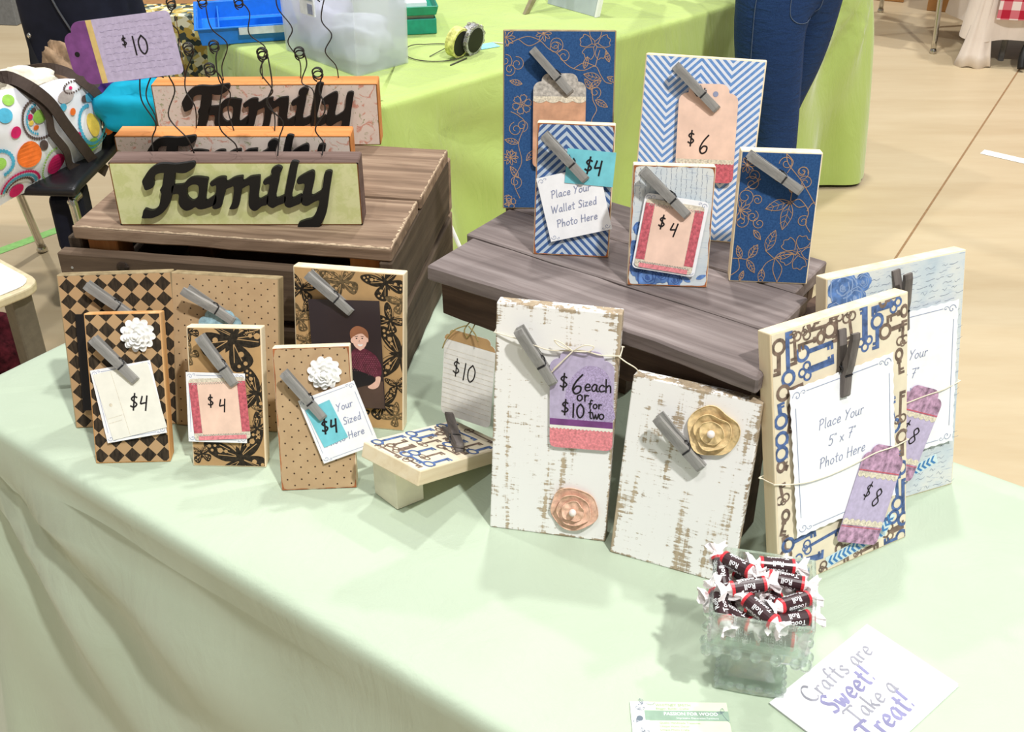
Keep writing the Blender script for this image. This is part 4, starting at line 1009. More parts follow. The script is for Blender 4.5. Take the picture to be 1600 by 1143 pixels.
part('shirt_checks', PINKS, lambda m: [m.disc(x*3.0+6+(1.5 if z % 2 else 0)-0, z*2.6-26, 0.42, -0.75, 6) for x in range(0, 12) for z in range(0, 12) if (x*3.0+6) < 40 - abs(z-7)*0.6 and not (z > 9 and x > 7) and not (z < 2 and x < 7)])
part('trousers', PANTS, lambda m: m.flat(cr(ph([(4,82),(16,78),(28,74),(33,70),(30,63),(20,59),(8,56),(3,58)]), 3, True), -0.66))
part('forearm', SKIN, lambda m: m.flat(cr(ph([(41,72),(35,71.5),(34,66),(28,61),(24,58.6),(25,56),(31,55),(37,58),(40,64)]), 3, True), -0.74))

b = board('B2', 'small black and tan diamond wallet board with a white paper flower', -469, 1104, 2.4, 22.5, 92, 187, 0, PINE_ORANGE, CHECK, ST)
peg(b, -37, 161, 16, 101); flower('B2', 18, 160, 21, 4, 5)
t = card('B2', 'photo_card', 'white scroll-cornered card behind the cream price card on the small diamond board', 'card', 1.5, 78, 9, 74, 92, WHITE, 4.4); ornaments(t, 74, 92)
t = card('B2', 'price_card', 'cream four dollar note card on the small diamond board', 'card', 3.5, 79, 12.5, 68, 84, CREAM, 5.4)
mb = MB(); mb.ribbon([(-12,41),(-12,-41)], 0.4, -0.6); mb.ribbon([(-33,-15),(-14,-14)], 0.35, -0.6); mb.ribbon([(-33,-21),(-16,-20)], 0.35, -0.6); mb.disc(-24, 1, 2, -0.6); mb.build('ledger_print', LACE, t)
price(t, '4', -2, -9, 17, 1.9, 0.1, rot=-0.2)
b = board('B4', 'small kraft butterfly wallet board with a rose-edged price card', -348, 1096, -2.1, 20, 91, 175, 0, PINE, KRAFT, ST)
print_butterflies(b, ((10,160,-0.5,44),(38,94,1.3,28),(14,12,0.3,38),(-34,16,0.2,14),(36,50,0.9,17),(-42,168,0.6,13),(30,172,0.2,10)), 91, 175, BUTTER)
print_butterflies(b, ((-44,140,0.9,14),(44,74,0.4,12),(-36,40,0.3,12)), 91, 175, BUTTER2)
peg(b, -28, 166.5, 14, 104)
t = card('B4', 'photo_card', 'white card behind the rose-edged price card on the small butterfly board', 'card', -11.5, 76, -0.5, 72, 87, WHITE, 4.4); ornaments(t, 72, 87)
t = rose_card('B4', 'pink four dollar card with rose side strips on the small butterfly board', -7.5, 75, 3.5, 69, 77)
letter(t, lambda m: (pen(m, '$', -13, 4, 13, 1.7, -0.9), pen(m, '4', 0, -3, 15, 1.7, -0.9, 0.05)))
b = board('B6', 'small kraft polka-dot wallet board with rusty edges and a white paper flower', -231, 1052, 3.7, 20.5, 90, 174, 0, PINE, DOTS, ST, RUST)
peg(b, -32.5, 147, 11.7, 88.5); flower('B6', 14.5, 143, 20, 4, 9)
t = card('B6', 'photo_card', 'white card lettered for a wallet size photo, tilted on the small polka-dot board', 'card', 28, 83, 18.5, 70, 82, WHITE, 4.6)
ornaments(t, 70, 82); caption(t, ['Place Your', 'Wallet Sized', 'Photo Here'], 0, 13, 8.6, 18)
t = card('B6', 'price_card', 'small aqua four dollar card on the tilted white photo card', 'card', 14, 82, 23, 31, 50, AQUA, 5.4)
price(t, '4', -9, -8, 15, 2.2, 0.1, rot=-0.2)

# --- white boards
b = board('W1', 'tall whitewashed board with a lilac tag and a peach rosette', 39.8, 970.5, -11.3, 10, 133, 273, 0, m_whitewash('whitewashed_wood_tall', 133, 273, 1), None, block=PINE)
peg(b, -42, 251, 1, 187, PEG, 3); rosette('W1', 29, 39, 26.5, PEACH, 3)
o = scallop_tag(69, 115)
t = card('W1', 'price_tag', 'lilac six dollars each or ten for two tag tied on the tall white board', 'tag', 30, 172, 2.5, 69, 115, LILAC, 3, o)
mb = MB(); mb.box(-34.2, 34.2, -0.6, -0.4, -31, -23); mb.build('plum_band', PLUM, t)
mb = MB(); mb.flat([(34.4,-34),(34.4,-51.5),(32.7,-55.7),(28.5,-57.4),(-28.5,-57.4),(-32.7,-55.7),(-34.4,-51.5),(-34.4,-34)][::-1], -0.55); mb.build('rose_end', ROSE, t)
mb = MB(); mb.flat([(-34.4,-30.5),(34.4,-30.5)] + [(34.4-68.8*i/34, -33.5-1.6*(i % 2)) for i in range(35)], -0.7); mb.build('lace_band', CREAM, t)
mb = MB(); mb.flat(cr([(-14,-22),(-18,0),(-12,24),(4,40),(22,38),(31,24),(33,0),(33,-22)],4,True), -0.52); mb.build('mauve_print', plain('mauve_print', (176,160,196), 0.75, 0.2, 0.16, 700), t)
letter(t, lambda m: (pen(m, '$', -23, 13, 16, 1.7, -0.8), pen(m, '6', -11, 8, 22, 1.9, -0.8, 0.12), pen(m, 'each', 3, 12, 14.5, 1.6, -0.8, gap=0.86), pen(m, 'or', -5, 0, 13, 1.6, -0.8), pen(m, '$', -21, -16, 15, 1.7, -0.8), pen(m, '10', -10, -20, 16, 1.8, -0.8), pen(m, 'for', 8, -8, 9.5, 1.5, -0.8), pen(m, 'two', 8, -20, 11.5, 1.5, -0.8, gap=0.8)))
tw = twine('W1', 'cream string tied in a bow round the tall white board', 133, [239, 237, 232, 227, 228, 230, 227, 227], 4.6)
mb = MB()
for pts in ([(18,-6,229),(6,-9,238),(-2,-8,240),(4,-8,234),(18,-6,229)], [(18,-6,229),(30,-9,238),(40,-8,237),(34,-8,231),(18,-6,229)], [(18,-6,229),(8,-9,218),(-2,-7,206)], [(18,-6,229),(6,-9,215),(-4,-7,202)], [(66,-3,227),(74,-6,223),(84,-2,216),(88,0,211)]): mb.tube(cr(pts, 6), 0.7, 6)
mb.build('bow', TWINE, tw, None, True)
b = board('W2', 'shorter whitewashed board with a mustard rosette leaning right of the tall one', 172, 914, -23, 12.6, 137, 213, 0, m_whitewash('whitewashed_wood_short', 137, 213, 4), None, block=PINE)
peg(b, -36.4, 178.7, 21, 127.7, PEG, 4); rosette('W2', 23.5, 172, 27, MUST, 8)

# --- 5 x 7 boards
def scal_rect(w, h, n=22, a=1.3):
    p = []
    for i in range(n): p.append((-w/2 + w*i/n, -h/2 + (a if i % 2 else 0)))
    m_ = int(n*h/w)
    for i in range(m_): p.append((w/2 - (a if i % 2 else 0), -h/2 + h*i/m_))
    for i in range(n): p.append((w/2 - w*i/n, h/2 - (a if i % 2 else 0)))
    for i in range(m_): p.append((-w/2 + (a if i % 2 else 0), h/2 - h*i/m_))
    return p
def chevron_tape(parent, x, z, ang, l, wd=13, y=-0.7):
    A_, B_ = MB(), MB(); ca, sa = cos(ang), sin(ang)
    def P(u, v): return (x+u*ca-v*sa, z+u*sa+v*ca)
    A_.flat([P(-l/2,-wd/2), P(l/2,-wd/2), P(l/2,wd/2), P(-l/2,wd/2)], y)
    u = -l/2+3
    while u < l/2-6:
        for s in (-1, 1): B_.flat([P(u,0), P(u+3.2,0), P(u+3.2+4.2, s*wd*.42), P(u+4.2, s*wd*.42)][::s], y-0.15)
        u += 6.6
    o = A_.build('chevron_tape', LPALE, parent); B_.build('chevron_marks', LBLUE, o)
def damask_tag(key, label, x, z, ang, off=6.4):
    o = scallop_tag(63, 113)
    t = card(key, 'price_tag', label, 'tag', x, z, ang, 63, 113, LILAC, off, o)
    mb = MB(); mb.flat(top_part(o, 25, 31.5), -0.55); mb.build('damask_end', MAUVE, t)
    mb = MB(); mb.flat([(31.4,-36),(31.4,-50.5),(29.7,-54.7),(25.5,-56.4),(-25.5,-56.4),(-29.7,-54.7),(-31.4,-50.5),(-31.4,-36)][::-1], -0.55); mb.build('damask_end', MAUVE, t)
    for s in (1, -1):
        mb = MB(); z0 = 25 if s > 0 else -36
        mb.flat([(-31.2,z0),(31.2,z0)] + [(31.2-62.4*i/28, z0+(-4.4 if s > 0 else 5.6)*1.0 - s*2.4*abs(sin(i*pi/4))) for i in range(29)] if s > 0 else [(31.2,z0),(-31.2,z0)] + [(-31.2+62.4*i/28, z0+5.0+2.4*abs(sin(i*pi/4))) for i in range(29)], -0.7); mb.build('lace_band', LACE, t)
    mb = MB(); mb.ribbon([(-31,26.5),(31,26.5)], 1.3, -0.75); mb.ribbon([(-31,-38),(31,-38)], 0.9, -0.75); mb.build('red_line', RED, t)
    letter(t, lambda m: (pen(m, '$', -13, -4, 17, 1.5, -0.8, 0.15), pen(m, '8', 3, -12, 20, 1.7, -0.8, 0.1)))
    return t
b = board('R2', 'pale blue script photo board with a printed blue rose, behind the keys board', 445, 1027, 22.2, 12.8, 187, 292, 0, PINE, SCRIPTP, 'five by seven photo boards')
A_, B_ = MB(), MB()
for x, z, r in ((-72,278,20),(-56,264,14),(-84,252,13),(-46,280,11),(-80,20,16)): rose_print((A_, B_), x, z, r)
clipped(A_,187,292).build('rose_print', DUSTB, b); clipped(B_,187,292).build('rose_outline_print', plain('pale_rose_line', (140,164,204), 0.75), b)
mb = MB(); rnd = random.Random(5)
for k in range(40):
    zz = 6+7*k; xx = rnd.uniform(-88, -60)
    while xx < 84:
        l = rnd.uniform(5, 14); mb.ribbon(cr([(xx, zz), (xx+l*.3, zz+rnd.uniform(-1.5,2.5)), (xx+l*.6, zz-rnd.uniform(-1,2)), (xx+l, zz+1)], 3), 0.45, -0.5); xx += l+rnd.uniform(2, 14)
mb.build('script_print', SCRIPT, b)
chevron_tape(b, 45, 36, 0.25, 46); chevron_tape(b, -6, 28, 0.2, 40)
peg(b, -4, 286, 6, 215, PEG_D, 9)
t = card('R2', 'photo_card', 'white scalloped card for a five by seven photo on the rear script board', 'card', 14, 148, 1.0, 140, 176, WHITE, 4.8, scal_rect(140, 176))
ornaments(t, 138, 174, True, 1.7); caption(t, ['Place Your', '5" x 7"', 'Photo Here'], -2, 30, 11, 23)
damask_tag('R2', 'lilac damask eight dollar tag on the rear script board', 19, 88, -24)
twine('R2', 'cream string round the rear script board', 187, [128, 124, 122, 124, 127, 130, 132, 134])
b = board('R1', 'cream photo board printed with blue and brown keys, standing in front at the right', 366, 922, 28.5, 13.7, 184, 292, 0, PINE, KEYPAPER, 'five by seven photo boards')
keys = [(-82,276,-83,246,0,1),(-71,240,-71,289,0,0),(-48,241,-11,243,1,0),(-62,281,-61,252,2,1),(-46,283,-21,283,2,1),(-28,272,-58,271,3,1),(-52,261,-12,263,0,0),(-16,277,-14,291,0,1),(-78,226,-52,228,0,1),(-7,288,-7,262,2,1),(31,251,31,291,1,0),(48,270,48,240,0,0),(72,284,40,284,1,0),(59,256,86,257,0,1),(86,272,61,271,3,1),(79,225,80,202,3,1),(84,240,84,262,2,1),
 (-82,196,-84,216,0,0),(-82,176,-74,176,0,0),(-83,160,-75,160,0,0),(-84,146,-78,143,3,1),(-83,108,-86,126,2,1),(-80,88,-88,66,3,1),(-82,40,-84,64,0,1),(73,144,67,178,0,0),(81,150,82,182,2,1),(84,128,85,104,0,1),(84,90,80,112,0,0),(78,48,76,86,0,0),(87,26,86,76,0,0),(66,16,88,17,1,1),(72,33,42,36,0,0),(-52,40,-6,46,2,0),(-78,52,-40,56,0,0),(-84,14,-50,12,0,0),(-30,6,6,8,2,1),(20,6,50,8,2,1),(84,4,58,3,0,0),(-66,26,-30,22,1,0),(-8,22,30,20,3,1),(62,196,64,160,3,1),(-68,206,-74,180,3,1),(10,284,14,256,2,1),(56,290,80,291,3,1),(-40,290,-28,291,3,1)]
print_keys(b, keys, 184, 292, 1.12)
chevron_tape(b, 16, 16, 0.12, 86, 14); chevron_tape(b, 62, 28, 0.9, 26, 13)
peg(b, -1, 275, -3.7, 202, PEG_D, 9)
t = card('R1', 'photo_card', 'white scalloped card for a five by seven photo on the keys board', 'card', -2, 146, 1.5, 141, 170, WHITE, 5.0, scal_rect(141, 170))
ornaments(t, 139, 168, True, 1.7); caption(t, ['Place Your', '5" x 7"', 'Photo Here'], -4, 29, 11.2, 22)
damask_tag('R1', 'lilac damask eight dollar tag tucked under the string of the keys board', 34, 76, -24)
twine('R1', 'cream string round the keys board', 184, [128, 123, 120, 120, 122, 125, 124, 122])

# --- the little keys board lying on its block
L3 = Vector((.587,.738,-.334)); W3 = Vector((-.783,.623,0)); N3 = L3.cross(W3)
o3 = Vector((-101.5, 986.1, TZ+78.5)) + W3*44.5 - L3*0
Mt = Matrix.Identity(4)
for r_, (a, b_, c_) in enumerate(zip(-W3, -N3, L3)): Mt[r_][0], Mt[r_][1], Mt[r_][2] = a, b_, c_
for i in range(3): Mt[i][3] = o3[i]*S
t1 = thing('photo_board', 'small keys board lying face up on its block, left of the tall white board', 'photo board', Mt, ST)
BM['T1'] = Mt; BO['T1'] = t1
mb = MB(); mb.box(-44.5, 44.5, 0, 19, 0, 166); mb.build('wood_board', PINE, t1, bevel=1.3, seg=2)
mb = MB(); mb.box(-43, 43, -0.35, 0.2, 1.6, 164.4); mb.build('patterned_paper', KEYPAPER, t1)
print_keys(t1, [(-36,14,-36,60,0,0),(-26,8,8,8,2,1),(-22,22,-22,52,3,1),(-8,20,-8,50,1,1),(4,20,30,20,0,0),(16,10,38,10,2,1),(6,32,6,66,0,0),(20,34,20,66,2,1),(36,24,36,60,0,0),(-36,74,-36,112,0,0),(-22,66,-22,100,0,0),(-8,62,-8,92,2,1),(8,78,34,78,3,1),(8,92,8,124,0,0),(24,90,38,90,1,1),(36,104,36,140,0,0),(-30,122,-6,122,1,1),(-20,110,-20,84,3,1),(-36,132,-36,158,0,0),(22,104,22,136,2,1),(-20,136,14,140,0,0),(-10,154,30,154,2,1),(0,104,-8,104,3,1)], 89, 166, 0.98)
peg(t1, -33, 133, 33, 84, PEG_D, 9)
inv = Mt.inverted()
ub = Vector((-29.9, 31.9, 0)).normalized(); vb = Vector((28.9, 19.0, 0)).normalized()
p0 = Vector((-101.5-32.5, 986.1+26.9, TZ+0.4)); mb = MB(); vs = []
for zz in (0, 1):
    for u, v in ((0,0),(43.7,0),(43.7,36),(0,36)):
        q = p0 + ub*u + vb*v
        if zz:          # up to the underside of the board
            q = q + Vector((0,0,1))*(((o3 - N3*19.2) - q).dot(N3)/N3.z)
        l = inv @ (q*S); vs.append(tuple(c/S for c in l))
mb.add(vs, [(0,1,2,3),(7,6,5,4),(0,4,5,1),(1,5,6,2),(2,6,7,3),(3,7,4,0)])
mb.build('support_block', plain('white_pine_block', (238,230,206), 0.7, 0.2, 0.04, 30), t1, bevel=1)

# --- tag hanging under the riser shelf
o = scallop_tag(76, 112, 6, 8)
Mh = X(SHO[0], SHO[1], TZ, R(-35.3)) @ Matrix.Translation((66*S, -79*S, 156*S)) @ Matrix.Rotation(R(-13), 4, 'X') @ Matrix.Rotation(R(-4), 4, 'Y') @ Matrix.Translation((0, 0, -56*S))
mb = MB(); mb.prism(o, -0.5, 0)
ht = tag(mb.build('price_tag', plain('ruled_white_card', (236,234,228), 0.75, 0.2, 0.03), None, Mh), 'white ruled ten dollar tag hanging from the riser shelf apron', 'tag')
mb = MB()
for k in range(13): mb.ribbon([(-37, 30-6.4*k), (37, 30-6.4*k)], 0.4, -0.6)
mb.build('ruled_lines', LACE, ht)
mb = MB(); mb.flat(top_part(o, 42, 38), -0.6); mb.build('kraft_top', KRAFT, ht)
letter(ht, lambda m: (pen(m, '$', -22, 0, 19, 1.7, -0.8), pen(m, '10', -8, -4, 22, 1.7, -0.8, 0.1)))
mb = MB(); mb.tube(cr([(-4,-1,50),(-8,-2,60),(-2,3,72),(4,3,72),(2,-2,60),(-4,-1,50)], 5), 0.8, 6); mb.tube(cr([(-6,-2,66),(-20,-6,58),(-30,-8,44),(-34,-9,32)], 5), 0.8, 6); mb.tube(cr([(-2,-2,66),(10,-5,60),(16,-6,52)], 5), 0.8, 6)
mb.build('twine_loop', JUTE, ht, None, True)
# ------------------------------------------------------------------ glass dish of candies
def m_glass(name, tint=(250,254,252)):
    n = N(name); o = n.n['Material Output']
    tr = n.new('ShaderNodeBsdfTransparent'); tr.inputs[0].default_value = lin(tint)
    rf = n.new('ShaderNodeBsdfGlass'); rf.inputs['Color'].default_value = lin((252,255,253)); rf.inputs['Roughness'].default_value = 0.0; rf.inputs['IOR'].default_value = 1.42
    e = n.new('ShaderNodeBsdfDiffuse'); e.inputs[0].default_value = lin((246,252,249))
    gl = n.new('ShaderNodeBsdfGlossy'); gl.inputs['Roughness'].default_value = 0.07
    q = n.new('ShaderNodeMixShader'); q.inputs[0].default_value = 0.55; n.t.links.new(tr.outputs[0], q.inputs[1]); n.t.links.new(rf.outputs[0], q.inputs[2])
    a = n.new('ShaderNodeMixShader'); a.inputs[0].default_value = 0.06; n.t.links.new(q.outputs[0], a.inputs[1]); n.t.links.new(e.outputs[0], a.inputs[2])
    fr = n.new('ShaderNodeFresnel'); fr.inputs['IOR'].default_value = 1.5
    b = n.new('ShaderNodeMixShader'); n.set(b.inputs[0], n.math('MULTIPLY', fr.outputs[0], n.math('MULTIPLY_ADD', n.new('ShaderNodeNewGeometry').outputs['Backfacing'], -0.85, 0.9))); n.t.links.new(a.outputs[0], b.inputs[1]); n.t.links.new(gl.outputs[0], b.inputs[2])
    n.t.links.new(b.outputs[0], o.inputs[0]); return n.m
GLASS = m_glass('clear_glass')
Dm = X(235, 770, TZ, R(-13))
dish = thing('candy_dish', 'square pedestal dish of clear pressed glass at the front right of the table', 'dish', Dm)
def sq(mb, prof, n=7, rnd=0.82):
    """stack of rounded squares: (half width, z)"""
    pts = []
    for i in range(4*n):
        a = 2*pi*i/(4*n) + pi/4; c, s_ = cos(a), sin(a); q = max(abs(c), abs(s_)); f = (1/q)*rnd + (1-rnd)*1.08
        pts.append((c*f, s_*f))
    return mb.grid(4*n, len(prof), lambda i, j: (pts[i][0]*prof[j][0], pts[i][1]*prof[j][0], prof[j][1]), closed=True)
mb = MB(); sq(mb, [(0.1,59),(40,58),(44,60),(46,64),(46.5,80),(47.5,108),(48,111),(46.5,112),(44.5,111),(43.5,84),(42,70),(38,66.5),(0.1,66)], 7, 0.94)
mb.build('bowl', GLASS, dish, recalc=True)
mb = MB()
for i in range(5):
    u = -36+18*i
    for x, y in ((u,-47),(u,47),(-47,u),(47,u)): mb.sphere((x,y,66), (5.5,5.5,6), 10, 6)
for x in (-45,45):
    for y in (-45,45): mb.sphere((x,y,64), (6,6,7), 10, 6)
mb.build('beaded_edge', GLASS, dish, smooth=True, recalc=True)
mb = MB(); sq(mb, [(0.1,0.6),(31,0.6),(33.5,2.5),(33.5,7),(31,9.5),(24,12),(19,22),(17,36),(19,48),(25,56),(27,58.4),(0.1,58.6)], 7, 0.9)
mb.build('pedestal', GLASS, dish, recalc=True)
mb = MB()
for k in range(7):
    for s in (-1, 1):
        u = -27+9*k; mb.sphere((u, s*32, 8.5), (4,3,3), 8, 5); mb.sphere((s*32, u, 8.5), (3,4,3), 8, 5)
mb.build('foot_beads', GLASS, dish, smooth=True, recalc=True)

CHOC = plain('brown_wrapper', (62,38,42), 0.3, 0.5, 0.08, 60); REDB = plain('red_wrapper_band', (214,52,62), 0.3, 0.5); WAX = plain('white_wax_twist', (246,240,240), 0.5, 0.3, 0.04, 90)
def make_candy():
    t = thing('wrapped_candy', '', 'candy', Matrix.Identity(4), 'wrapped candies in the glass dish')
    def cyl(x0, x1, r):
        m_ = MB(); n = 18
        m_.grid(n, 4, lambda i, j: ((x0, x0, x1, x1)[j], (0.2, r, r, 0.2)[j]*cos(2*pi*i/n), (0.2, r, r, 0.2)[j]*sin(2*pi*i/n)), closed=True); return m_
    cyl(-13, 13, 6.6).build('candy_body', CHOC, t, smooth=False)
    m_ = cyl(-15, -12.4, 6.8); b2 = cyl(12.4, 15, 6.8); m_.add(b2.v, b2.f); m_.build('red_band', REDB, t)
    for s in (-1, 1):
        m_ = MB(); n = 20
        def tw(i, j):
            a = 2*pi*i/n; x = (14.6, 16.6, 18.4, 22, 26.5)[j]; r = (6.2, 4.0, 2.2, 6.4, 9.0)[j]
            k = 0.16 if j < 2 else 0.55; fl = 1 if j < 3 else 0.55
            return (s*(x + (1.8*sin(3*a) if j == 4 else 0)), r*(1+k*sin(5*a+j*.6)*0.5)*cos(a), r*fl*(1+k*sin(5*a+j*.6)*.5)*sin(a))
        m_.grid(n, 5, tw, closed=True); m_.build('wrapper_twist', WAX, t, smooth=False)
    vs, fs = type_mesh('Tootsie', 6.6, 0.12, 'CENTER', 1.4); v2, f2 = type_mesh('Roll', 6.6, 0.12, 'CENTER', 1.4)
    m_ = MB()
    for ang in (0.55, 2.645, 4.74):
        for (vv, ff, off) in ((vs, fs, 0.0), (v2, f2, -1.03)):
            P = []
            for x, z in vv:
                a = ang + off + (z-2.4)/6.75; P.append((x*0.92, -6.82*cos(a), 6.82*sin(a)))
            m_.add(P, ff)
    m_.build('printed_words', WHITE, t)
    return t
CANDY = [ # x, y, z, direction, roll, tilt, where
 (216,800,110,-49,0.3,-8,'at the back left corner, lying slantwise'), (254,802,108,-4,0.9,3,'along the back edge, right of the slanting one'), (257,777,112,-13,0.2,4,'second row, right of centre'),
 (219,766,115,8,0.5,-5,'on top, left of centre'), (259,752,108,26,1.2,6,'at the right, pointing at the right rim'), (226,741,109,-50,0.6,8,'at the front, lying slantwise'),
 (256,738,100,14,1.6,3,'in the front right corner'), (194,757,99,-80,0.4,14,'standing on end at the front left corner'), (202,802,98,-84,2.0,30,'end-on at the back left'), (207,750,93,-40,0.1,0,'lower, under the front slanting one'),
 (226,790,96,-62,0.3,0,'in the gap between the back pair'), (240,758,98,60,2.2,0,'deep in the middle'), (272,792,96,-75,0.8,0,'upright by the right rim'), (205,780,96,20,1.0,0,'under the top one at the left rim'),
 (213,744,80,-10,0.6,0,'on the bottom layer behind the front glass, left'), (244,738,79,-14,1.5,0,'on the bottom layer behind the front glass, middle'), (265,765,80,70,0.5,0,'on the bottom layer at the right'), (208,778,80,75,0.2,0,'on the bottom layer at the left'), (238,772,79,-20,2.4,0,'on the bottom layer in the centre'), (240,800,82,-10,2.4,0,'on the bottom layer at the back')]
c0 = make_candy()
for k, (x, y, z, d, ro, ti, wh) in enumerate(CANDY):
    o = c0 if k == 0 else copy_tree(c0)
    o.matrix_world = X(x, y, TZ+z, R(d+180)) @ Matrix.Rotation(R(-ti), 4, 'Y') @ Matrix.Rotation(ro*0.5 + 5.2, 4, 'X') @ Matrix.Scale(1.1, 4)
    o['label'] = 'brown wrapped candy ' + wh + ' in the glass dish'

# ------------------------------------------------------------------ cards lying on the table
Mc = X(0, 0, 0); tl = Vector((365,828)); bl = Vector((245,726)); xd = (tl-bl).normalized(); yd = Vector((xd.y, -xd.x))
cm = Matrix(((xd.x, 0, -yd.x, bl.x*S), (xd.y, 0, -yd.y, bl.y*S), (0, -1, 0, (TZ+2.6)*S), (0, 0, 0, 1)))
# local x along the writing, local z up the card, -y towards the ceiling
mb = MB(); mb.box(0, 158, -0.4, 0, -104, 0)
sgn = tag(mb.build('treat_card', WHITE, None, cm), 'white folded card inviting visitors to take a treat, right of the candy dish', 'card')
mb = MB(); mb.box(0.5, 157, 1.2, 2.2, -105, -1); mb.build('card_back', WHITE, sgn)
VIOL = plain('violet_print', (138,136,172), 0.7); GREYT = plain('soft_grey_print', (150,150,160), 0.7)
NIB = R(35)
def serif(mb, txt, x, z, h, wd):
    pen(mb, txt, x, z, h, wd, -0.6, 0.06, NIB, gap=1.02)
letter(sgn, lambda m: (serif(m, 'Crafts are', 30, -27, 18.5, 2.6), serif(m, 'Take a', 42, -70, 18.5, 2.6)), GREYT)
letter(sgn, lambda m: (serif(m, 'Sweet!', 36, -49, 21, 3.8), serif(m, 'Treat!', 34, -92, 22, 4.0)), VIOL, 'bold_lettering')
bm_ = Matrix.Translation((158*S, 702*S, (TZ+1.2)*S)) @ Matrix.Rotation(R(-1), 4, 'Z') @ Matrix.Rotation(R(-90), 4, 'X')
mb = MB(); mb.box(-46, 46, -0.3, 0, -26, 26)
bc = tag(mb.build('business_card', plain('pale_green_card', (220,240,202), 0.7, 0.2, 0.02), None, bm_), 'pale green business card with a grey-green name band at the front edge', 'card')
mb = MB(); mb.flat([(-46,-26),(-28,-26),(-34,-14),(-26,-6),(-30,6),(-34,16),(-28,26),(-46,26)], -0.45); mb.build('white_blossom_panel', WHITE, bc)
mb = MB(); mb.box(-33, 46, -0.5, -0.35, 4, 15.5); mb.build('name_band', plain('sage_band', (150,176,156), 0.7), bc)
GT = plain('pale_olive_print', (158,172,140), 0.7)
def words(parent, rows, mat, name='lettering'):
    m_ = MB()
    for txt, s_, x, z, al, b_ in rows: put_type(m_, txt, s_, x, z, -0.62, b_, al)
    return m_.build(name, mat, parent)
words(bc, [('WHITNEY SMITH', 4.4, -22, 20.5, 'LEFT', 0), ('Blogger, Builder, Crafter', 3.2, -22, 16.8, 'LEFT', 0), ('Quality Handmade Treasures', 3.2, -20, 0, 'LEFT', 0), ('Unique Home Decor', 3.2, -20, -4, 'LEFT', 0), ('Unique Photo Crafts', 3.2, -20, -8, 'LEFT', 0)], GT)
words(bc, [('PASSION FOR WOOD', 5.2, 36, 10, 'RIGHT', 0.1), ('Impressive Decorative Furniture', 3.0, 36, 5.8, 'RIGHT', 0)], WHITE, 'band_lettering')
mb = MB()
for x, z, a in ((-38,16,0.5),(-40,2,1.4),(-36,-10,0.2),(-40,-20,1.0),(-34,24,2.0),(40,13,1.4)): leaf(mb, x, z, a, 6, 0.4, -0.62, 1, 0.3); leaf(mb, x, z, a+1.6, 5, 0.4, -0.62, 1, 0.3)
vine(mb, [(-38,22),(-32,24),(-26,22),(-22,25)], 0.4, -0.62); vine(mb, [(40,12),(43,6),(46,2)], 0.4, -0.62); mb.disc(-38, 6, 3.2, -0.62)
mb.build('sprig_print', plain('slate_print', (110,122,134), 0.7), bc)

# ------------------------------------------------------------------ things on the lime table
bx = Vector((-.804,.597,0)); by = Vector((.723,.691,0))
def frame(o, ang): return X(o[0], o[1], TZ+o[2], ang)
def m_frost():
    n = N('frosted_plastic'); o = n.n['Material Output']
    tr = n.new('ShaderNodeBsdfTransparent'); tr.inputs[0].default_value = lin((240,244,250))
    df = n.new('ShaderNodeBsdfDiffuse'); df.inputs[0].default_value = lin((250,251,254)); tl_ = n.new('ShaderNodeBsdfTranslucent'); tl_.inputs[0].default_value = lin((252,252,255))
    a = n.new('ShaderNodeMixShader'); a.inputs[0].default_value = 0.62; n.t.links.new(df.outputs[0], a.inputs[1]); n.t.links.new(tl_.outputs[0], a.inputs[2])
    b = n.new('ShaderNodeMixShader'); b.inputs[0].default_value = 0.40; n.t.links.new(tr.outputs[0], b.inputs[1]); n.t.links.new(a.outputs[0], b.inputs[2])
    gl = n.new('ShaderNodeBsdfGlossy'); gl.inputs['Roughness'].default_value = 0.2; fr = n.new('ShaderNodeFresnel')
    c_ = n.new('ShaderNodeMixShader'); n.set(c_.inputs[0], n.math('MULTIPLY', fr.outputs[0], n.math('SUBTRACT', 1.0, n.new('ShaderNodeNewGeometry').outputs['Backfacing']))); n.t.links.new(b.outputs[0], c_.inputs[1]); n.t.links.new(gl.outputs[0], c_.inputs[2])
    n.t.links.new(c_.outputs[0], o.inputs[0]); return n.m
FROST = m_frost()
# storage bin: nearest corner at (-366, 2602); long side to the far left
bo = frame((-366, 2602, 1.0), R(44.0))
bin_ = thing('storage_bin', 'frosted plastic storage bin on the lime green table behind the signs', 'bin', bo)
W_, L_, H_ = 157, 296, 260
def open_box(mb, w, l, h, t, fl=1.03):
    for a, b in ((0, 1), (t, 0)):
        pass
    o0 = [(0,0,0),(w,0,0),(w,l,0),(0,l,0)]; cx, cy = w/2, l/2
    o1 = [(cx+(x-cx)*fl, cy+(y-cy)*fl, h) for x, y, z in o0]
    i1 = [(cx+(x-cx)*(fl-2*t/w), cy+(y-cy)*(fl-2*t/l), h) for x, y, z in o0]
    i0 = [(cx+(x-cx)*(1-2*t/w), cy+(y-cy)*(1-2*t/l), t) for x, y, z in o0]
    vs = o0+o1+i1+i0; fs = [(3,2,1,0)]
    for k in range(4):
        q = (k+1) % 4; fs += [(k,q,4+q,4+k),(4+k,4+q,8+q,8+k),(8+k,8+q,12+q,12+k)]
    fs.append((12,13,14,15)); return mb.add(vs, fs)
open_box(MB(), 1, 1, 1, .1)
mb = open_box(MB(), W_, L_, H_, 3); mb.build('bin_body', FROST, bin_, bevel=2)
mb = MB(); mb.box(-9, -4.2, 148, 206, 112, 255); lb = mb.build('paper_label', plain('bin_label_white', (230,232,236), 0.6), bin_, Matrix.Translation((0.0035, 0, 0)))
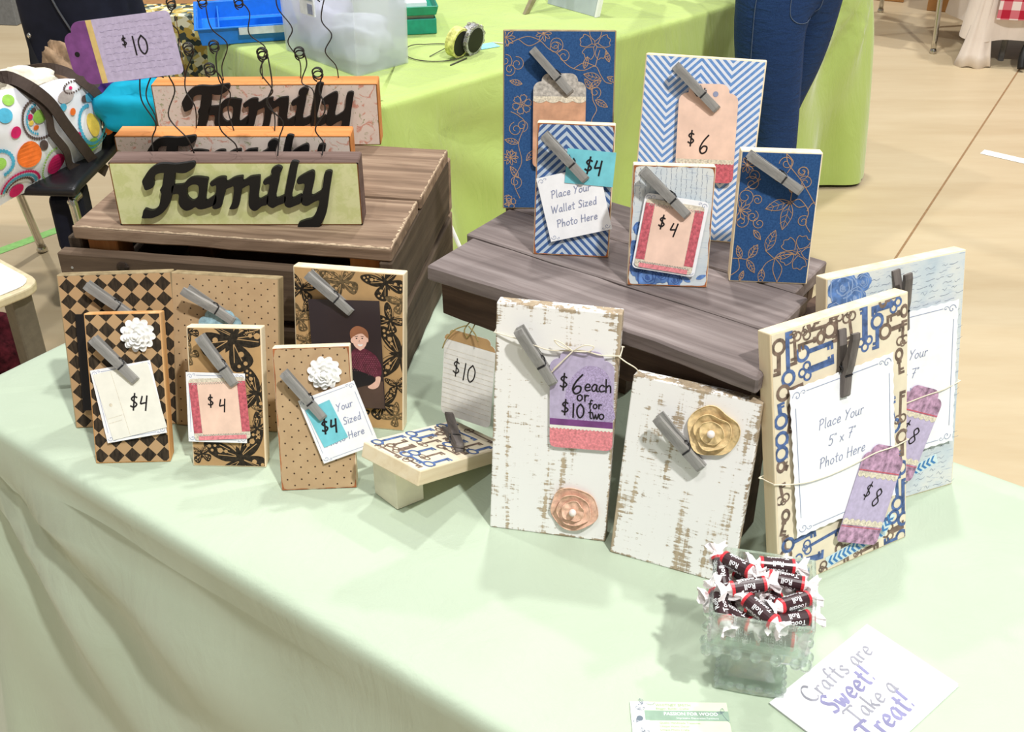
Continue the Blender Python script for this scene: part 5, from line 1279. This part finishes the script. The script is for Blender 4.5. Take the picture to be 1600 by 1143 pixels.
mb = MB(); mb.box(-9.6, -9, 152, 202, 148, 250); mb.build('label_picture', plain('bin_label_grey', (150,158,172), 0.6, 0.3, 0.2, 40), lb)
mb = MB(); 
for k in range(9): mb.box(-9.7, -9, 154+2.3*k, 154+2.3*k+(1.4 if k % 3 else 0.8), 116, 140)
mb.build('barcode', INKG, lb)
def lump(name, label, cat, mat, c, r, seed, amp=0.16, yaw=0, squash=1.0, group=None, nn=(26, 16)):
    """soft crumpled thing"""
    rnd = random.Random(seed); ws = [(rnd.uniform(1,4), rnd.uniform(1,4), rnd.uniform(1,4), rnd.uniform(0,6)) for _ in range(7)]
    def P(i, j):
        a = 2*pi*i/nn[0]; t = pi*j/(nn[1]-1)
        d = Vector((sin(t)*cos(a), sin(t)*sin(a), cos(t)))
        k = 1 + amp*sum(sin(w_[0]*d.x*2+w_[1]*d.y*2+w_[2]*d.z*2+w_[3]) for w_ in ws)/3
        e = [math.copysign(abs(v)**squash, v) for v in d]
        return (e[0]*r[0]*k, e[1]*r[1]*k, max(e[2]*r[2]*k, -r[2]*0.97))
    mb = MB(); mb.grid(nn[0], nn[1], P, closed=True)
    return tag(mb.build(name, mat, None, X(c[0], c[1], c[2], yaw), True), label, cat, group)
ba = R(44)
def inbin(u, v): return (-366 + u*cos(ba) - v*sin(ba), 2602 + u*sin(ba) + v*cos(ba))
x, y = inbin(80, 90); lump('plastic_bag', 'crumpled white plastic bag in the front half of the frosted bin', 'bag', plain('white_plastic_bag', (240,240,244), 0.4, 0.4), (x, y, TZ+64), (62, 70, 56), 3, 0.22, ba, 0.8)
x, y = inbin(80, 222); lump('plastic_bag', 'crumpled pale lilac plastic bag in the back half of the frosted bin', 'bag', plain('lilac_plastic_bag', (222,216,236), 0.4, 0.4), (x, y, TZ+74), (60, 58, 66), 5, 0.22, ba, 0.8)
# blue tray
BLUE = plain('blue_plastic', (24,122,222), 0.35, 0.5, 0.04)
tr_ = thing('plastic_tray', 'bright blue plastic tray with a divider beside the frosted bin', 'tray', frame((-792, 2850, 1.0), R(14)))
mb = open_box(MB(), 232, 250, 46, 3, 1.06); mb.build('tray_body', BLUE, tr_, bevel=1.5)
mb = MB()
mb.box(-14, 246, -14, -7, 43, 47); mb.box(-14, 246, 257, 264, 43, 47); mb.box(-14, -7, -7, 257, 43, 47); mb.box(239, 246, -7, 257, 43, 47); mb.build('rim', BLUE, tr_, bevel=1)
mb = MB(); mb.box(46, 49, 3, 247, 3, 36); mb.box(49, 229, 120, 123, 3, 30); mb.build('divider', BLUE, tr_)
mb = MB(); mb.box(96, 236, -15.5, -14, 26, 44); mb.build('label_strip', plain('silver_strip', (198,204,212), 0.4, 0.5), tr_)
# green caddy
TEAL = plain('teal_plastic', (30,146,122), 0.4, 0.4, 0.05)
gc = thing('green_caddy', 'teal green plastic caddy holding folded paper, right of the frosted bin', 'caddy', frame((-198, 2962, 0.8), R(100)))
mb = open_box(MB(), 210, 110, 40, 4, 1.0); mb.v = [(x, y, z) for x, y, z in mb.v]; mb.build('lower_tray', TEAL, gc, bevel=4)
mb = MB(); mb.box(8, 200, 6, 102, 40, 49); mb.build('grey_spacer', plain('grey_band', (158,162,150), 0.5), gc)
mb = open_box(MB(), 210, 110, 26, 4, 1.1); mb.v = [(x, y, z+49) for x, y, z in mb.v]; mb.build('upper_tray', TEAL, gc, bevel=2)
mb = MB(); mb.box(40, 180, 20, 96, 54, 72); mb.build('folded_paper', WHITE, gc)
# wire spools
for k, (x, y, lab, rim) in enumerate(((-134, 2757, 'black wire spool with a yellow printed rim on the lime green table', plain('yellow_print_rim', (226,226,120), 0.5, 0.3, 0.3, 90)), (-100, 2785, 'black wire spool with silver chain round it behind the yellow-rimmed spool', plain('silver_print_rim', (150,150,150), 0.4, 0.4, 0.4, 120)))):
    t = thing('wire_spool', lab, 'spool', X(x, y, TZ+38.4, R(-35)) @ Matrix.Rotation(R(8), 4, 'Y'))
    def cylx(x0, x1, r, rin=0.1, n=28):
        m_ = MB(); pr = [(rin, x0), (r, x0), (r, x1), (rin, x1)]
        m_.grid(n, 4, lambda i, j: (pr[j][1], pr[j][0]*cos(2*pi*i/n), pr[j][0]*sin(2*pi*i/n)), closed=True); return m_
    cylx(-12, 12, 37).build('spool_rim', rim, t); cylx(-12.8, 12.8, 31).build('wound_wire', BLACK, t)
    if k:
        m_ = MB()
        for q in range(22):
            a = 2*pi*q/22; c = (1 if q % 2 else -1)
            m_.tube([(9*c + 4*cos(b), (38.5)*cos(a) - 5*sin(b)*sin(a), 38.5*sin(a) + 5*sin(b)*cos(a)) for b in [2*pi*j/10 for j in range(11)]], 1.1, 4, caps=False)
        m_.build('chain', plain('silver_chain', (176,170,160), 0.35, 0.5, metal=0.4), t)
mb = MB(); rr = [( -190+78*cos(a), 2790+74*sin(a), TZ+3.2+ (6 if 2 < a < 3.4 else 0)*sin((a-2)*2.2)) for a in [0.6+5.2*k/40 for k in range(41)]]
mb.tube(rr, 1.3, 6); mb.tube([(-150,2690,TZ+2),(-112,2745,TZ+2.5)], 1.8, 6); mb.tube([(-205,2760,TZ+2),(-165,2815,TZ+8)], 1.2, 6)
tag(mb.build('craft_wire', plain('dark_wire', (70,66,58), 0.4, 0.5), None, None, True), 'loose loop of dark craft wire beside the spools', 'wire')
mb = MB(); mb.box(-30, 30, -20, 20, 0, 0.6); tag(mb.build('blue_card', plain('pale_blue_card', (150,218,240), 0.6), None, X(-66, 2850, TZ+1.2, R(30))), 'small pale blue card lying behind the wire spools', 'card')
mb = MB(); mb.tube(cr([(-50,2880,TZ+2),(20,2860,TZ+2),(90,2880,TZ+2),(160,2900,TZ+2)], 6), 2, 6); tag(mb.build('cord', TWINE, None, None, True), 'white cord lying on the lime green table behind the tall blue board', 'cord')
# grey display stand
st_ = thing('display_stand', 'grey tabletop display panel with a tan strut, behind the tall blue board', 'stand', frame((166, 3195, 0.8), R(-48)))
mb = MB(); mb.add([(-96,0,0),(96,0,0),(96,9,0),(-96,9,0),(-96,60,230),(96,60,230),(96,69,230),(-96,69,230)], [(0,3,2,1),(4,5,6,7),(0,1,5,4),(1,2,6,5),(2,3,7,6),(3,0,4,7)]); mb.build('panel', plain('pale_grey_panel', (188,198,204), 0.5, 0.3, 0.05, 10), st_)
mb = MB(); mb.add([(96,-4,0),(102,-4,0),(102,12,0),(96,12,0),(96,56,232),(102,56,232),(102,74,232),(96,74,232)], [(0,3,2,1),(4,5,6,7),(0,1,5,4),(1,2,6,5),(2,3,7,6),(3,0,4,7)]); mb.build('white_edge', WHITE, st_)
mb = MB(); mb.add([(-62,-128,0),(-52,-128,0),(-52,-112,0),(-62,-112,0),(-80,40,220),(-46,40,220),(-46,62,220),(-80,62,220)], [(0,3,2,1),(4,5,6,7),(0,1,5,4),(1,2,6,5),(2,3,7,6),(3,0,4,7)]); mb.build('strut', plain('tan_strut', (150,140,112), 0.5), st_)

# ------------------------------------------------------------------ chairs
CHROME = plain('chrome', (200,196,188), 0.18, 0.5, 0.03, metal=1.0)
def stack_chair(label, x, y, yaw, seat, group=None):
    """origin on the floor under the front right corner; x runs left, y runs back"""
    t = thing('stacking_chair', label, 'chair', X(x, y, 0, yaw), group)
    mb = MB()
    def sh(i, j):
        u, v = i/12, j/12
        return (-420*u, 410*v, 448 - 9*sin(pi*u)*sin(pi*v) + (6 if j == 0 else 0)*-1)
    mb.grid(13, 13, sh)
    o = mb.build('seat', seat, t, smooth=True); md = o.modifiers.new('thick', 'SOLIDIFY'); md.thickness = 0.026; md.offset = -1
    bv = o.modifiers.new('round', 'BEVEL'); bv.width = 0.010; bv.segments = 3; bv.limit_method = 'ANGLE'
    mb = MB(); mb.grid(9, 7, lambda i, j: (-70-200*i/8, 425 + 60*j/6 + 26*sin(pi*i/8), 560 + 240*j/6))
    o = mb.build('backrest', seat, t, smooth=True); md = o.modifiers.new('thick', 'SOLIDIFY'); md.thickness = 0.018
    for a, b in (((-30, 30), (8, -12)), ((-390, 30), (-428, -12)), ((-30, 380), (14, 560)), ((-390, 380), (-434, 560))):
        m_ = MB(); p = [(a[0], a[1] + (40 if a[1] < 100 else -40), 421), (a[0], a[1], 418), ((a[0]*.85+b[0]*.15), (a[1]*.85+b[1]*.15), 385), (b[0], b[1], 14)]
        m_.tube(cr(p, 6), 12, 10); lg = m_.build('leg', CHROME, t, smooth=True)
        m_ = MB(); m_.lathe([(0.1,0.5),(15,0.5),(17,8),(14,18),(12,22)], 12, (b[0], b[1], 0)); m_.build('glide', CHROME, lg, smooth=True)
    for xx in (-84, -256):
        m_ = MB(); m_.tube(cr([(xx, 360, 425), (xx, 420, 440), (xx, 436, 560), (xx, 480, 780)], 5), 11, 8); m_.build('back_support', CHROME, t, smooth=True)
    return t
stack_chair('black seated chrome chair under the polka-dot bag at the far left', -1084, 2575, R(-4), plain('black_seat', (26,26,30), 0.35, 0.5))
stack_chair('chrome legged chair far behind on the right by the brown boxes', 1985, 5255, R(-34), plain('tan_seat', (150,110,70), 0.5))
# school chair at the left edge
sx = thing('side_chair', 'pale seated chair with broad grey legs at the left edge, beside the near table', 'chair', X(-1006, 2124, 0, R(141)))
def rsq(w, l, r, n=5):
    p = []
    for cx, cy, a0 in ((w-r,r,-pi/2),(w-r,l-r,0),(r,l-r,pi/2),(r,r,pi)):
        for k in range(n): a = a0+pi/2*k/(n-1); p.append((cx+r*cos(a), cy+r*sin(a)))
    return p
def slab(mb, pts, z0, z1):
    n = len(pts); return mb.add([(x,y,z0) for x,y in pts]+[(x,y,z1) for x,y in pts], [tuple(reversed(range(n))), tuple(range(n,2*n))]+[(i,(i+1)%n,n+(i+1)%n,n+i) for i in range(n)])
mb = slab(MB(), rsq(420, 420, 45), 428, 448); mb.build('seat_rim', plain('beige_rim', (206,192,158), 0.4), sx, bevel=4, seg=2)
mb = slab(MB(), [(x+14, y+14) for x, y in rsq(392, 392, 40)], 448, 452); mb.build('seat_pad', plain('white_pad', (236,238,240), 0.4, 0.4), sx, bevel=1.5)
GL = plain('grey_brown_leg', (104,96,82), 0.45, 0.4)
for a, b in ((22,22),(352,22),(22,352),(352,352)): mb = MB(); mb.box(a, a+46, b, b+46, 0.5, 428); mb.build('leg', GL, sx, bevel=3)
lump('knitted_bundle', 'dark red knitted bundle on the floor under the pale seated chair', 'knitting', plain('dark_red_knit', (70,26,34), 0.9, 0.1, 0.4, 60), (-1270, 2330, 118), (110, 110, 116), 11, 0.08)

# ------------------------------------------------------------------ polka-dot bag and clothes on the black chair
ang_b = atan2(.907, .42)
Bg = X(-1256, 2521, 452, ang_b)
bag = thing('tote_bag', 'white tote bag with bright polka dots and brown straps lying on the black chair', 'bag', Bg)
def top_h(u): return 262 - 0.000 * u - max(0, u-120)*0.20 + 6*sin(u*0.03)
def face_y(u, v):
    t = min(max(v/max(top_h(u), 1), 0), 1); return -16 - 26*sin(pi*t)*min(1, (u+280)/120 if u < 0 else 1) + 5*sin(u*0.035+v*0.02) + 4*sin(v*0.05+1)
nu, nv = 34, 26
def bagp(i, j):
    u = -260 + 660*i/(nu-1); h = top_h(u)
    e = min(1, (min(i, nu-1-i)+0.02)/3.0)**0.5
    k = j/(nv-1)
    if k < 0.45: v = h*k/0.45; y = face_y(u, v)*e + (1-e)*70
    elif k < 0.72: q = (k-0.45)/0.27; v = h*(1 - 0.42*q) + 6*sin(pi*q) - 5*sin(3*pi*q); y = face_y(u, h)*e+(1-e)*70 + q*(170*e + 10)
    else: q = (k-0.72)/0.28; v = h*0.58*(1-q); y = face_y(u, h)*e+(1-e)*70 + 170*e+10 + 10*sin(pi*q)
    return (u, y, v*(0.55+0.45*e) + 1)
BAGW = plain('white_bag_cloth', (238,238,244), 0.7, 0.2, 0.03, 8)
mb = MB(); mb.grid(nu, nv, bagp); mb.f += [[j for j in range(nv)][::-1], [(nu-1)*nv+j for j in range(nv)]]; mb.m += [0, 0]
mb.build('bag_body', BAGW, bag, smooth=True)
COL = {'OR':(238,116,44),'MG':(214,36,104),'BR':(92,76,72),'TE':(80,172,204),'GR':(156,206,92),'GY':(172,160,156),'YE':(244,208,92)}
DM = {k: plain('dot_'+{'OR':'orange','MG':'magenta','BR':'brown','TE':'blue','GR':'green','GY':'grey','YE':'yellow'}[k], c, 0.7) for k, c in COL.items()}
def ondot(m_): m_.v = [(u, face_y(u, min(v, top_h(u)))-3.5+y, min(max(v, 3), top_h(u)-2)) for u, y, v in m_.v]; return m_
CIRC = [('OR',86,104,40,31),('MG',63,168,18,14),('MG',172,45,33,26),('BR',140,108,15,12),('TE',50,213,24,16),('GR',150,178,20,17),('GY',246,198,32,14),('OR',252,158,11,9),('TE',223,179,12,9),('YE',309,104,22,30),('MG',45,20,22,17),('GR',290,55,27,20),('GR',84,238,18,12),('BR',309,172,12,9),('MG',122,186,8,7),('YE',121,171,8,6),('OR',133,155,9,6),('BR',356,196,16,10),('TE',328,171,19,12),('OR',364,72,18,14),('BR',137,198,8,7),('GY',10,255,14,7),('MG',276,210,6,4),('MG',247,99,10,7),('GR',2,110,16,14),('MG',-60,120,26,22),('OR',-120,200,30,24),('TE',-150,90,36,30),('GR',-70,214,22,16),('YE',-200,150,30,26),('BR',-40,60,14,12)]
for q, (k, u, v, a, b) in enumerate(CIRC):
    m_ = MB(); m_.k = q
    m_.disc(u, v, a, 0, 18, b); ondot(m_).build('polka_dot', DM[k], bag)
def dring(k, u, v, a, b, r, t0=0, t1=2*pi, n=22):
    m_ = MB()
    for i in range(n):
        t = t0+(t1-t0)*i/n; m_.disc(u+a*cos(t), v+b*sin(t), r, -0.25, 8)
    tag(ondot(m_).build('dot_ring', DM[k], bag), kind='stuff')
dring('BR', 155, 172, 62, 48, 4, 1.6, 5.0, 26); dring('TE', 155, 172, 48, 37, 3.4, 1.6, 4.4, 16)
dring('TE', 305, 106, 46, 48, 5.5, 1.4, 6.0, 24); dring('TE', 305, 106, 60, 60, 3, 3.6, 6.2, 24)
dring('MG', 52, 16, 62, 52, 4, 0.3, 2.9, 22); dring('TE', 52, 16, 52, 43, 4, 0.3, 2.9, 20); dring('BR', 52, 16, 42, 35, 3.6, 0.3, 2.9, 16); dring('TE', 2, 110, 34, 30, 5, -1.4, 1.6, 12)
dring('GR', 172, 45, 52, 42, 3, 1.5, 4, 16); dring('BR', 284, 210, 34, 12, 3, 0, 6.3, 22); dring('MG', -120, 200, 46, 38, 4, 0, 6.3, 24); dring('TE', -60, 120, 44, 38, 4, 0, 6.3, 22)
STRAP = plain('brown_strap', (70,58,52), 0.75, 0.2)
def strap(pts, w):
    m_ = MB(); q = cr(pts, 6); vs = []; fs = []; n = len(q)
    for i, (u, y, v) in enumerate(q):
        a = q[max(i-1,0)]; b = q[min(i+1,n-1)]; du, dv = b[0]-a[0], b[2]-a[2]; l = hypot(du, dv) or 1
        nx, nz = -dv/l*w/2, du/l*w/2
        vs += [(u+nx,y,v+nz),(u-nx,y,v-nz),(u-nx,y+3,v-nz),(u+nx,y+3,v+nz)]
    for i in range(n-1):
        for k in range(4): fs.append((4*i+k, 4*i+4+k, 4*i+4+(k+1)%4, 4*i+(k+1)%4))
    m_.add(vs, fs); m_.build('strap', STRAP, bag, smooth=False)
strap([(118,60,274),(126,0,276),(140,-44,254),(172,-62,207),(198,-66,148),(237,-62,80),(281,-50,14),(322,-44,-30)], 30)
strap([(112,60,270),(124,0,270),(150,-44,222),(164,-54,178),(160,-58,135),(190,-58,78),(206,-44,30),(240,-40,8)], 22)
strap([(286,120,238),(296,60,244),(306,0,236),(326,-40,200),(355,-52,150),(396,-46,86),(410,-30,60)], 26)
lump('cream_cloth', 'cream cloth spilling out of the top of the polka-dot bag', 'cloth', plain('cream_cloth', (240,232,214), 0.85, 0.2), (-1225, 2760, 668), (58, 80, 46), 21, 0.3, R(60), 0.9)
lump('turquoise_top', 'turquoise garment bundled behind the polka-dot bag', 'clothing', plain('turquoise_cloth', (14,158,190), 0.8, 0.2, 0.06, 12), (-985, 2845, 588), (112, 70, 62), 22, 0.14, R(35), 0.9)
lump('purple_scarf', 'purple knitted scarf lying against the dark jacket', 'scarf', plain('purple_knit', (92,58,128), 0.9, 0.1, 0.3, 40), (-1065, 2930, 618), (130, 60, 66), 23, 0.2, R(10))
lump('fur_trim', 'brown fluffy trim between the purple scarf and the dark jacket', 'clothing', plain('brown_fluff', (146,122,98), 0.95, 0.1, 0.3, 30), (-1190, 2925, 645), (52, 44, 80), 24, 0.22)
jk = lump('jacket', 'dark navy jacket draped over the back of the black chair', 'jacket', plain('dark_navy_cloth', (30,32,46), 0.8, 0.25, 0.2, 10), (-1172, 3075, 700), (156, 62, 250), 25, 0.10, 0, 0.55, nn=(40, 26))
mb = MB(); mb.tube(cr([(-60,-66,230),(-40,-72,120),(0,-72,20),(30,-70,-80),(60,-66,-160)], 6), 3, 6); mb.build('zip', plain('grey_zip', (90,92,98), 0.4, 0.5), jk, None, True)
mb = MB(); mb.sphere((-128,-58,20), (7,4,7), 10, 6); mb.build('stud', CHROME, jk, None, True)
mb = MB(); mb.box(-42, 42, -60, 60, 0, 158); tag(mb.build('black_bag', plain('black_bag_cloth', (24,26,40), 0.7, 0.2), None, X(-1152, 2690, 263, R(10)), bevel=18, seg=3), 'dark navy bag hanging under the seat of the black chair', 'bag')

# ------------------------------------------------------------------ far background
CARD = plain('cardboard', (176,128,80), 0.8, 0.2, 0.06, 8)
def carton(label, x, y, yaw, w, l, h, m=CARD, name='cardboard_box', cat='box'):
    t = thing(name, label, cat, X(x, y, 0, yaw)); mb = MB(); mb.box(0, w, 0, l, 0.5, h); mb.build('box_body', m, t, bevel=3)
    mb = MB(); mb.box(0, w, l/2-24, l/2+24, h, h+0.6); mb.box(w/2-1, w/2+1, -0.6, 0, 1, h); mb.build('tape_seam', plain('box_tape', (156,112,68), 0.5), t); return t
carton('brown cardboard box behind the chrome chair, the larger', 2190, 5990, R(-20), 330, 300, 320)
carton('brown cardboard box partly hidden by the lime green cloth at the back', 1900, 6230, R(-20), 230, 280, 300)
carton('brown cardboard box under the white-clothed table', 2460, 5090, R(-10), 380, 330, 190, plain('dark_cardboard', (140,84,48), 0.8))
def m_speck():
    n = N('speckled_print'); v = n.new('ShaderNodeTexVoronoi'); n.set(v.inputs['Vector'], n.obj()); v.inputs['Scale'].default_value = 70
    h = n.new('ShaderNodeSeparateColor'); n.t.links.new(v.outputs['Color'], h.inputs[0])
    return n.out(n.ramp(h.outputs[0], [(0.0,(60,70,66)),(0.3,(206,190,120)),(0.5,(232,226,196)),(0.7,(180,150,70)),(0.9,(120,130,120))], True), 0.6)
carton('tall speckled print box behind the blue tray', -1120, 3205, R(2), 330, 300, 722, m_speck(), 'speckled_box')
carton('grey plastic crate far away at the top left', -3200, 5800, R(-8), 700, 420, 330, plain('grey_plastic', (120,122,124), 0.5), 'grey_crate', 'crate')
folding_table((2105, 5090), R(-10), 1200, 450, 'folding table under the white cloth at the far right')
cloth('tablecloth', 'white cloth on the far right table, pooled on the floor at its corner', LINEN, (2105, 5090), R(-10), 1200, 450, 120, 31, 20, 14, 30, 6)
def m_plaid():
    n = N('red_plaid'); o = n.xyz()
    def bars(c, p, w_): return n.math('LESS_THAN', n.math('FRACT', n.math('MULTIPLY', c, 1/p)), w_)
    a = n.math('ADD', bars(o[0], 0.075, 0.5), bars(o[2], 0.075, 0.5))
    return n.out(n.ramp(n.math('MULTIPLY', a, 0.5), [(0.0,(232,216,214)),(0.3,(206,110,122)),(0.8,(178,34,58))], True), 0.8, 0.2)
mb = MB(); mb.box(60, 620, -66, -61, 220, 746); mb.box(60, 620, -66, 420, 743, 747)
tag(mb.build('plaid_runner', m_plaid(), None, X(2105, 5090, 0, R(-10))), 'red and white plaid runner hanging over the far white cloth', 'runner')
# the corner of the white cloth that reaches the floor
mb = MB()
def tail(i, j):
    a = -1.2 + 2.4*i/15; t = j/12; r = 32 + 16*t + (48*t**4)
    return (30 - r*sin(a)*0.9 - 26*t, -24 - r*cos(a)*0.6 + 8*sin(7*a)*t, 640*(1-t) + 3 + 4*sin(5*a))
mb.grid(16, 13, tail); o = mb.build('cloth_tail', LINEN, None, X(2105, 5090, 0, R(-10)), True)
md = o.modifiers.new('thick', 'SOLIDIFY'); md.thickness = 0.004
tag(o, 'gathered end of white cloth trailing onto the floor at the far right', 'cloth')
mb = MB(); mb.tube(cr([(2290,4960,14),(2300,4990,70),(2345,5040,120),(2460,5120,140)], 6), 17, 10)
tag(mb.build('table_foot', BLACK, None, None, True), 'curved black table foot at the far right edge', 'table foot')

# ------------------------------------------------------------------ the person at the lime table
def skin_body(name, joints, bones, sub=2):
    me = bpy.data.meshes.new('b'); idx = {k: i for i, k in enumerate(joints)}
    me.from_pydata([tuple(c*S for c in v[0]) for v in joints.values()], [(idx[a], idx[b]) for a, b in bones], [])
    o = bpy.data.objects.new('b', me); C.objects.link(o)
    sk = o.modifiers.new('s', 'SKIN'); o.modifiers.new('u', 'SUBSURF').levels = sub; sk.use_smooth_shade = True
    for i, v in enumerate(joints.values()):
        d = me.skin_vertices[0].data[i]; d.radius = (v[1]*S, v[2]*S); d.use_root = (i == 0)
    dg = bpy.context.evaluated_depsgraph_get(); m2 = bpy.data.meshes.new_from_object(o.evaluated_get(dg)); bpy.data.objects.remove(o)
    b = bpy.data.objects.new(name, m2); C.objects.link(b)
    for p in m2.polygons: p.use_smooth = True
    return b
def m_denim():
    n = N('dark_denim'); f = n.noise(n.map((900,900,300)), 1.0, 3); g = n.noise(n.map((6,6,3)), 1.0, 4)
    c = n.ramp(f, [(0.3, (28,52,92)), (0.7, (48,80,132))]); c = n.mix(n.math('MULTIPLY', g, 0.7), c, (18,36,74))
    h = n.noise(n.map((14,14,42)), 1.0, 3, 0.6, 0.6)
    return n.out(c, 0.85, 0.2, bump=h, bs=0.5, bd=0.012)
DENIM = m_denim(); SKINM = plain('skin', (222,176,150), 0.55, 0.4); SHIRTM = plain('charcoal_shirt', (70,74,84), 0.8)
J = {'pelvis': ((752,3040,925),150,118), 'waist': ((745,3050,1060),138,100), 'chest': ((722,3080,1280),158,112), 'shoulders': ((712,3092,1400),120,80), 'neck': ((706,3100,1475),52,52), 'head0': ((700,3112,1545),72,80), 'head1': ((696,3118,1625),82,92), 'crown': ((698,3112,1700),56,64),
 'hipL': ((678,2992,850),108,108), 'thighL': ((692,2992,660),100,98), 'kneeL': ((736,3000,455),68,70), 'calfL': ((748,3010,300),64,68), 'ankleL': ((764,3024,95),46,50), 'heelL': ((768,3030,48),40,44), 'toeL': ((700,3130,34),44,30),
 'hipR': ((810,3092,850),100,104), 'thighR': ((800,3120,660),90,94), 'kneeR': ((770,3170,460),68,70), 'calfR': ((778,3210,300),64,68), 'ankleR': ((806,3206,95),46,50), 'heelR': ((810,3212,48),40,44), 'toeR': ((764,3262,34),44,30),
 'shL': ((606,3010,1385),60,58), 'elbL': ((560,3050,1120),44,44), 'wrL': ((520,3220,960),30,28), 'haL': ((505,3265,935),34,18),
 'shR': ((818,3172,1385),60,58), 'elbR': ((846,3236,1120),44,44), 'wrR': ((776,3390,960),30,28), 'haR': ((752,3428,935),34,18)}
Bn = [('pelvis','waist'),('waist','chest'),('chest','shoulders'),('shoulders','neck'),('neck','head0'),('head0','head1'),('head1','crown'),
 ('pelvis','hipL'),('hipL','thighL'),('thighL','kneeL'),('kneeL','calfL'),('calfL','ankleL'),('ankleL','heelL'),('heelL','toeL'),
 ('pelvis','hipR'),('hipR','thighR'),('thighR','kneeR'),('kneeR','calfR'),('calfR','ankleR'),('ankleR','heelR'),('heelR','toeR'),
 ('shoulders','shL'),('shL','elbL'),('elbL','wrL'),('wrL','haL'),('shoulders','shR'),('shR','elbR'),('elbR','wrR'),('wrR','haR')]
for s, hx, hy in (('L', 505, 3265), ('R', 752, 3428)):
    for k in range(4):
        d = (k-1.5)*15; b0 = (hx+d*0.75, hy+16+d*0.5, 930); ln = (52, 60, 56, 42)[k]
        J['f%d%s' % (k, s)] = (b0, 9, 8); J['g%d%s' % (k, s)] = ((b0[0]-ln*0.45, b0[1]+ln*0.5, 926), 8.5, 7.5); J['h%d%s' % (k, s)] = ((b0[0]-ln*0.8, b0[1]+ln*0.85, 908), 7, 6.5)
        Bn += [('ha'+s, 'f%d%s' % (k, s)), ('f%d%s' % (k, s), 'g%d%s' % (k, s)), ('g%d%s' % (k, s), 'h%d%s' % (k, s))]
    J['t0'+s] = ((hx+30, hy-2, 928), 10, 9); J['t1'+s] = ((hx+24, hy+34, 914), 8, 8); Bn += [('wr'+s, 't0'+s), ('t0'+s, 't1'+s)]
person = skin_body('person', J, Bn)
me = person.data
SHOE = plain('dark_shoe', (40,38,40), 0.5, 0.4)
for m_ in (DENIM, SHIRTM, SKINM, SHOE): me.materials.append(m_)
for p in me.polygons:
    z = p.center.z; x, y = p.center.x, p.center.y
    inarm = (x < 0.60 and z < 1.32 and z > 0.85) or (y > 3.2 and z > 0.85 and z < 1.32)
    p.material_index = 2 if z > 1.47 or (inarm and z < 1.1) else 1 if z > 1.0 or inarm else 3 if z < 0.075 else 0
tag(person, 'person in dark blue jeans standing at the lime green table, back to us', 'person')
from mathutils.bvhtree import BVHTree
bt = BVHTree.FromPolygons([v.co.copy() for v in me.vertices], [tuple(q.vertices) for q in me.polygons])
def onto(x, z, off=2.0):
    h = bt.ray_cast(Vector((x*S, 1.5, z*S)), Vector((0, 1, 0)))
    return None if h[0] is None else tuple((h[0] + h[1]*(-off*S if h[1].y > 0 else off*S))/S)
THREAD = plain('jeans_thread', (84,98,122), 0.8)
for pts in ([(712,862),(716,800),(762,776),(808,800),(814,862)], [(640,1000),(636,900),(628,800),(640,600),(668,440),(690,300)]):
    q = [a for a in (onto(x, z) for x, z in cr(pts, 8)) if a]
    if len(q) > 3:
        mb = MB(); mb.tube(q, 1.1, 5); mb.build('pocket_stitching', THREAD, person)
# hair, face, ears (turned to the lime table)
fd = Vector((-.707,.707,0)); sd = Vector((.707,.707,0)); hc = Vector((697,3116,1610))
mb = MB()
def hair(i, j):
    a = 2*pi*i/22; t = pi*0.62*j/9; d = Vector((sin(t)*cos(a), sin(t)*sin(a), cos(t)))
    front = max(0, d.dot(fd)); k = 1.0 - 0.16*front*(j/9)
    return tuple(hc + Vector((d.x*98*k, d.y*98*k, d.z*118 + 8)) - fd*8)
mb.grid(22, 10, hair, closed=True); mb.build('hair', plain('brown_hair', (74,52,38), 0.6), person, None, True)
mb = MB(); c = hc+fd*92+Vector((0,0,-14)); mb.sphere(c, (14,14,22), 10, 6)
for s in (-1, 1): mb.sphere(hc+sd*s*86+Vector((0,0,-10)), (12,12,28), 10, 6)
mb.build('nose_and_ears', SKINM, person, None, True)
mb = MB()
for s in (-1, 1): mb.sphere(hc+fd*82+sd*s*30+Vector((0,0,10)), (9,9,7), 10, 6)
mb.build('eyes', BLACK, person, None, True)
mb = MB(); mb.sphere(hc+fd*84+Vector((0,0,-52)), (20,12,6), 10, 6); mb.build('mouth', RED, person, None, True)
bpy.context.view_layer.update()
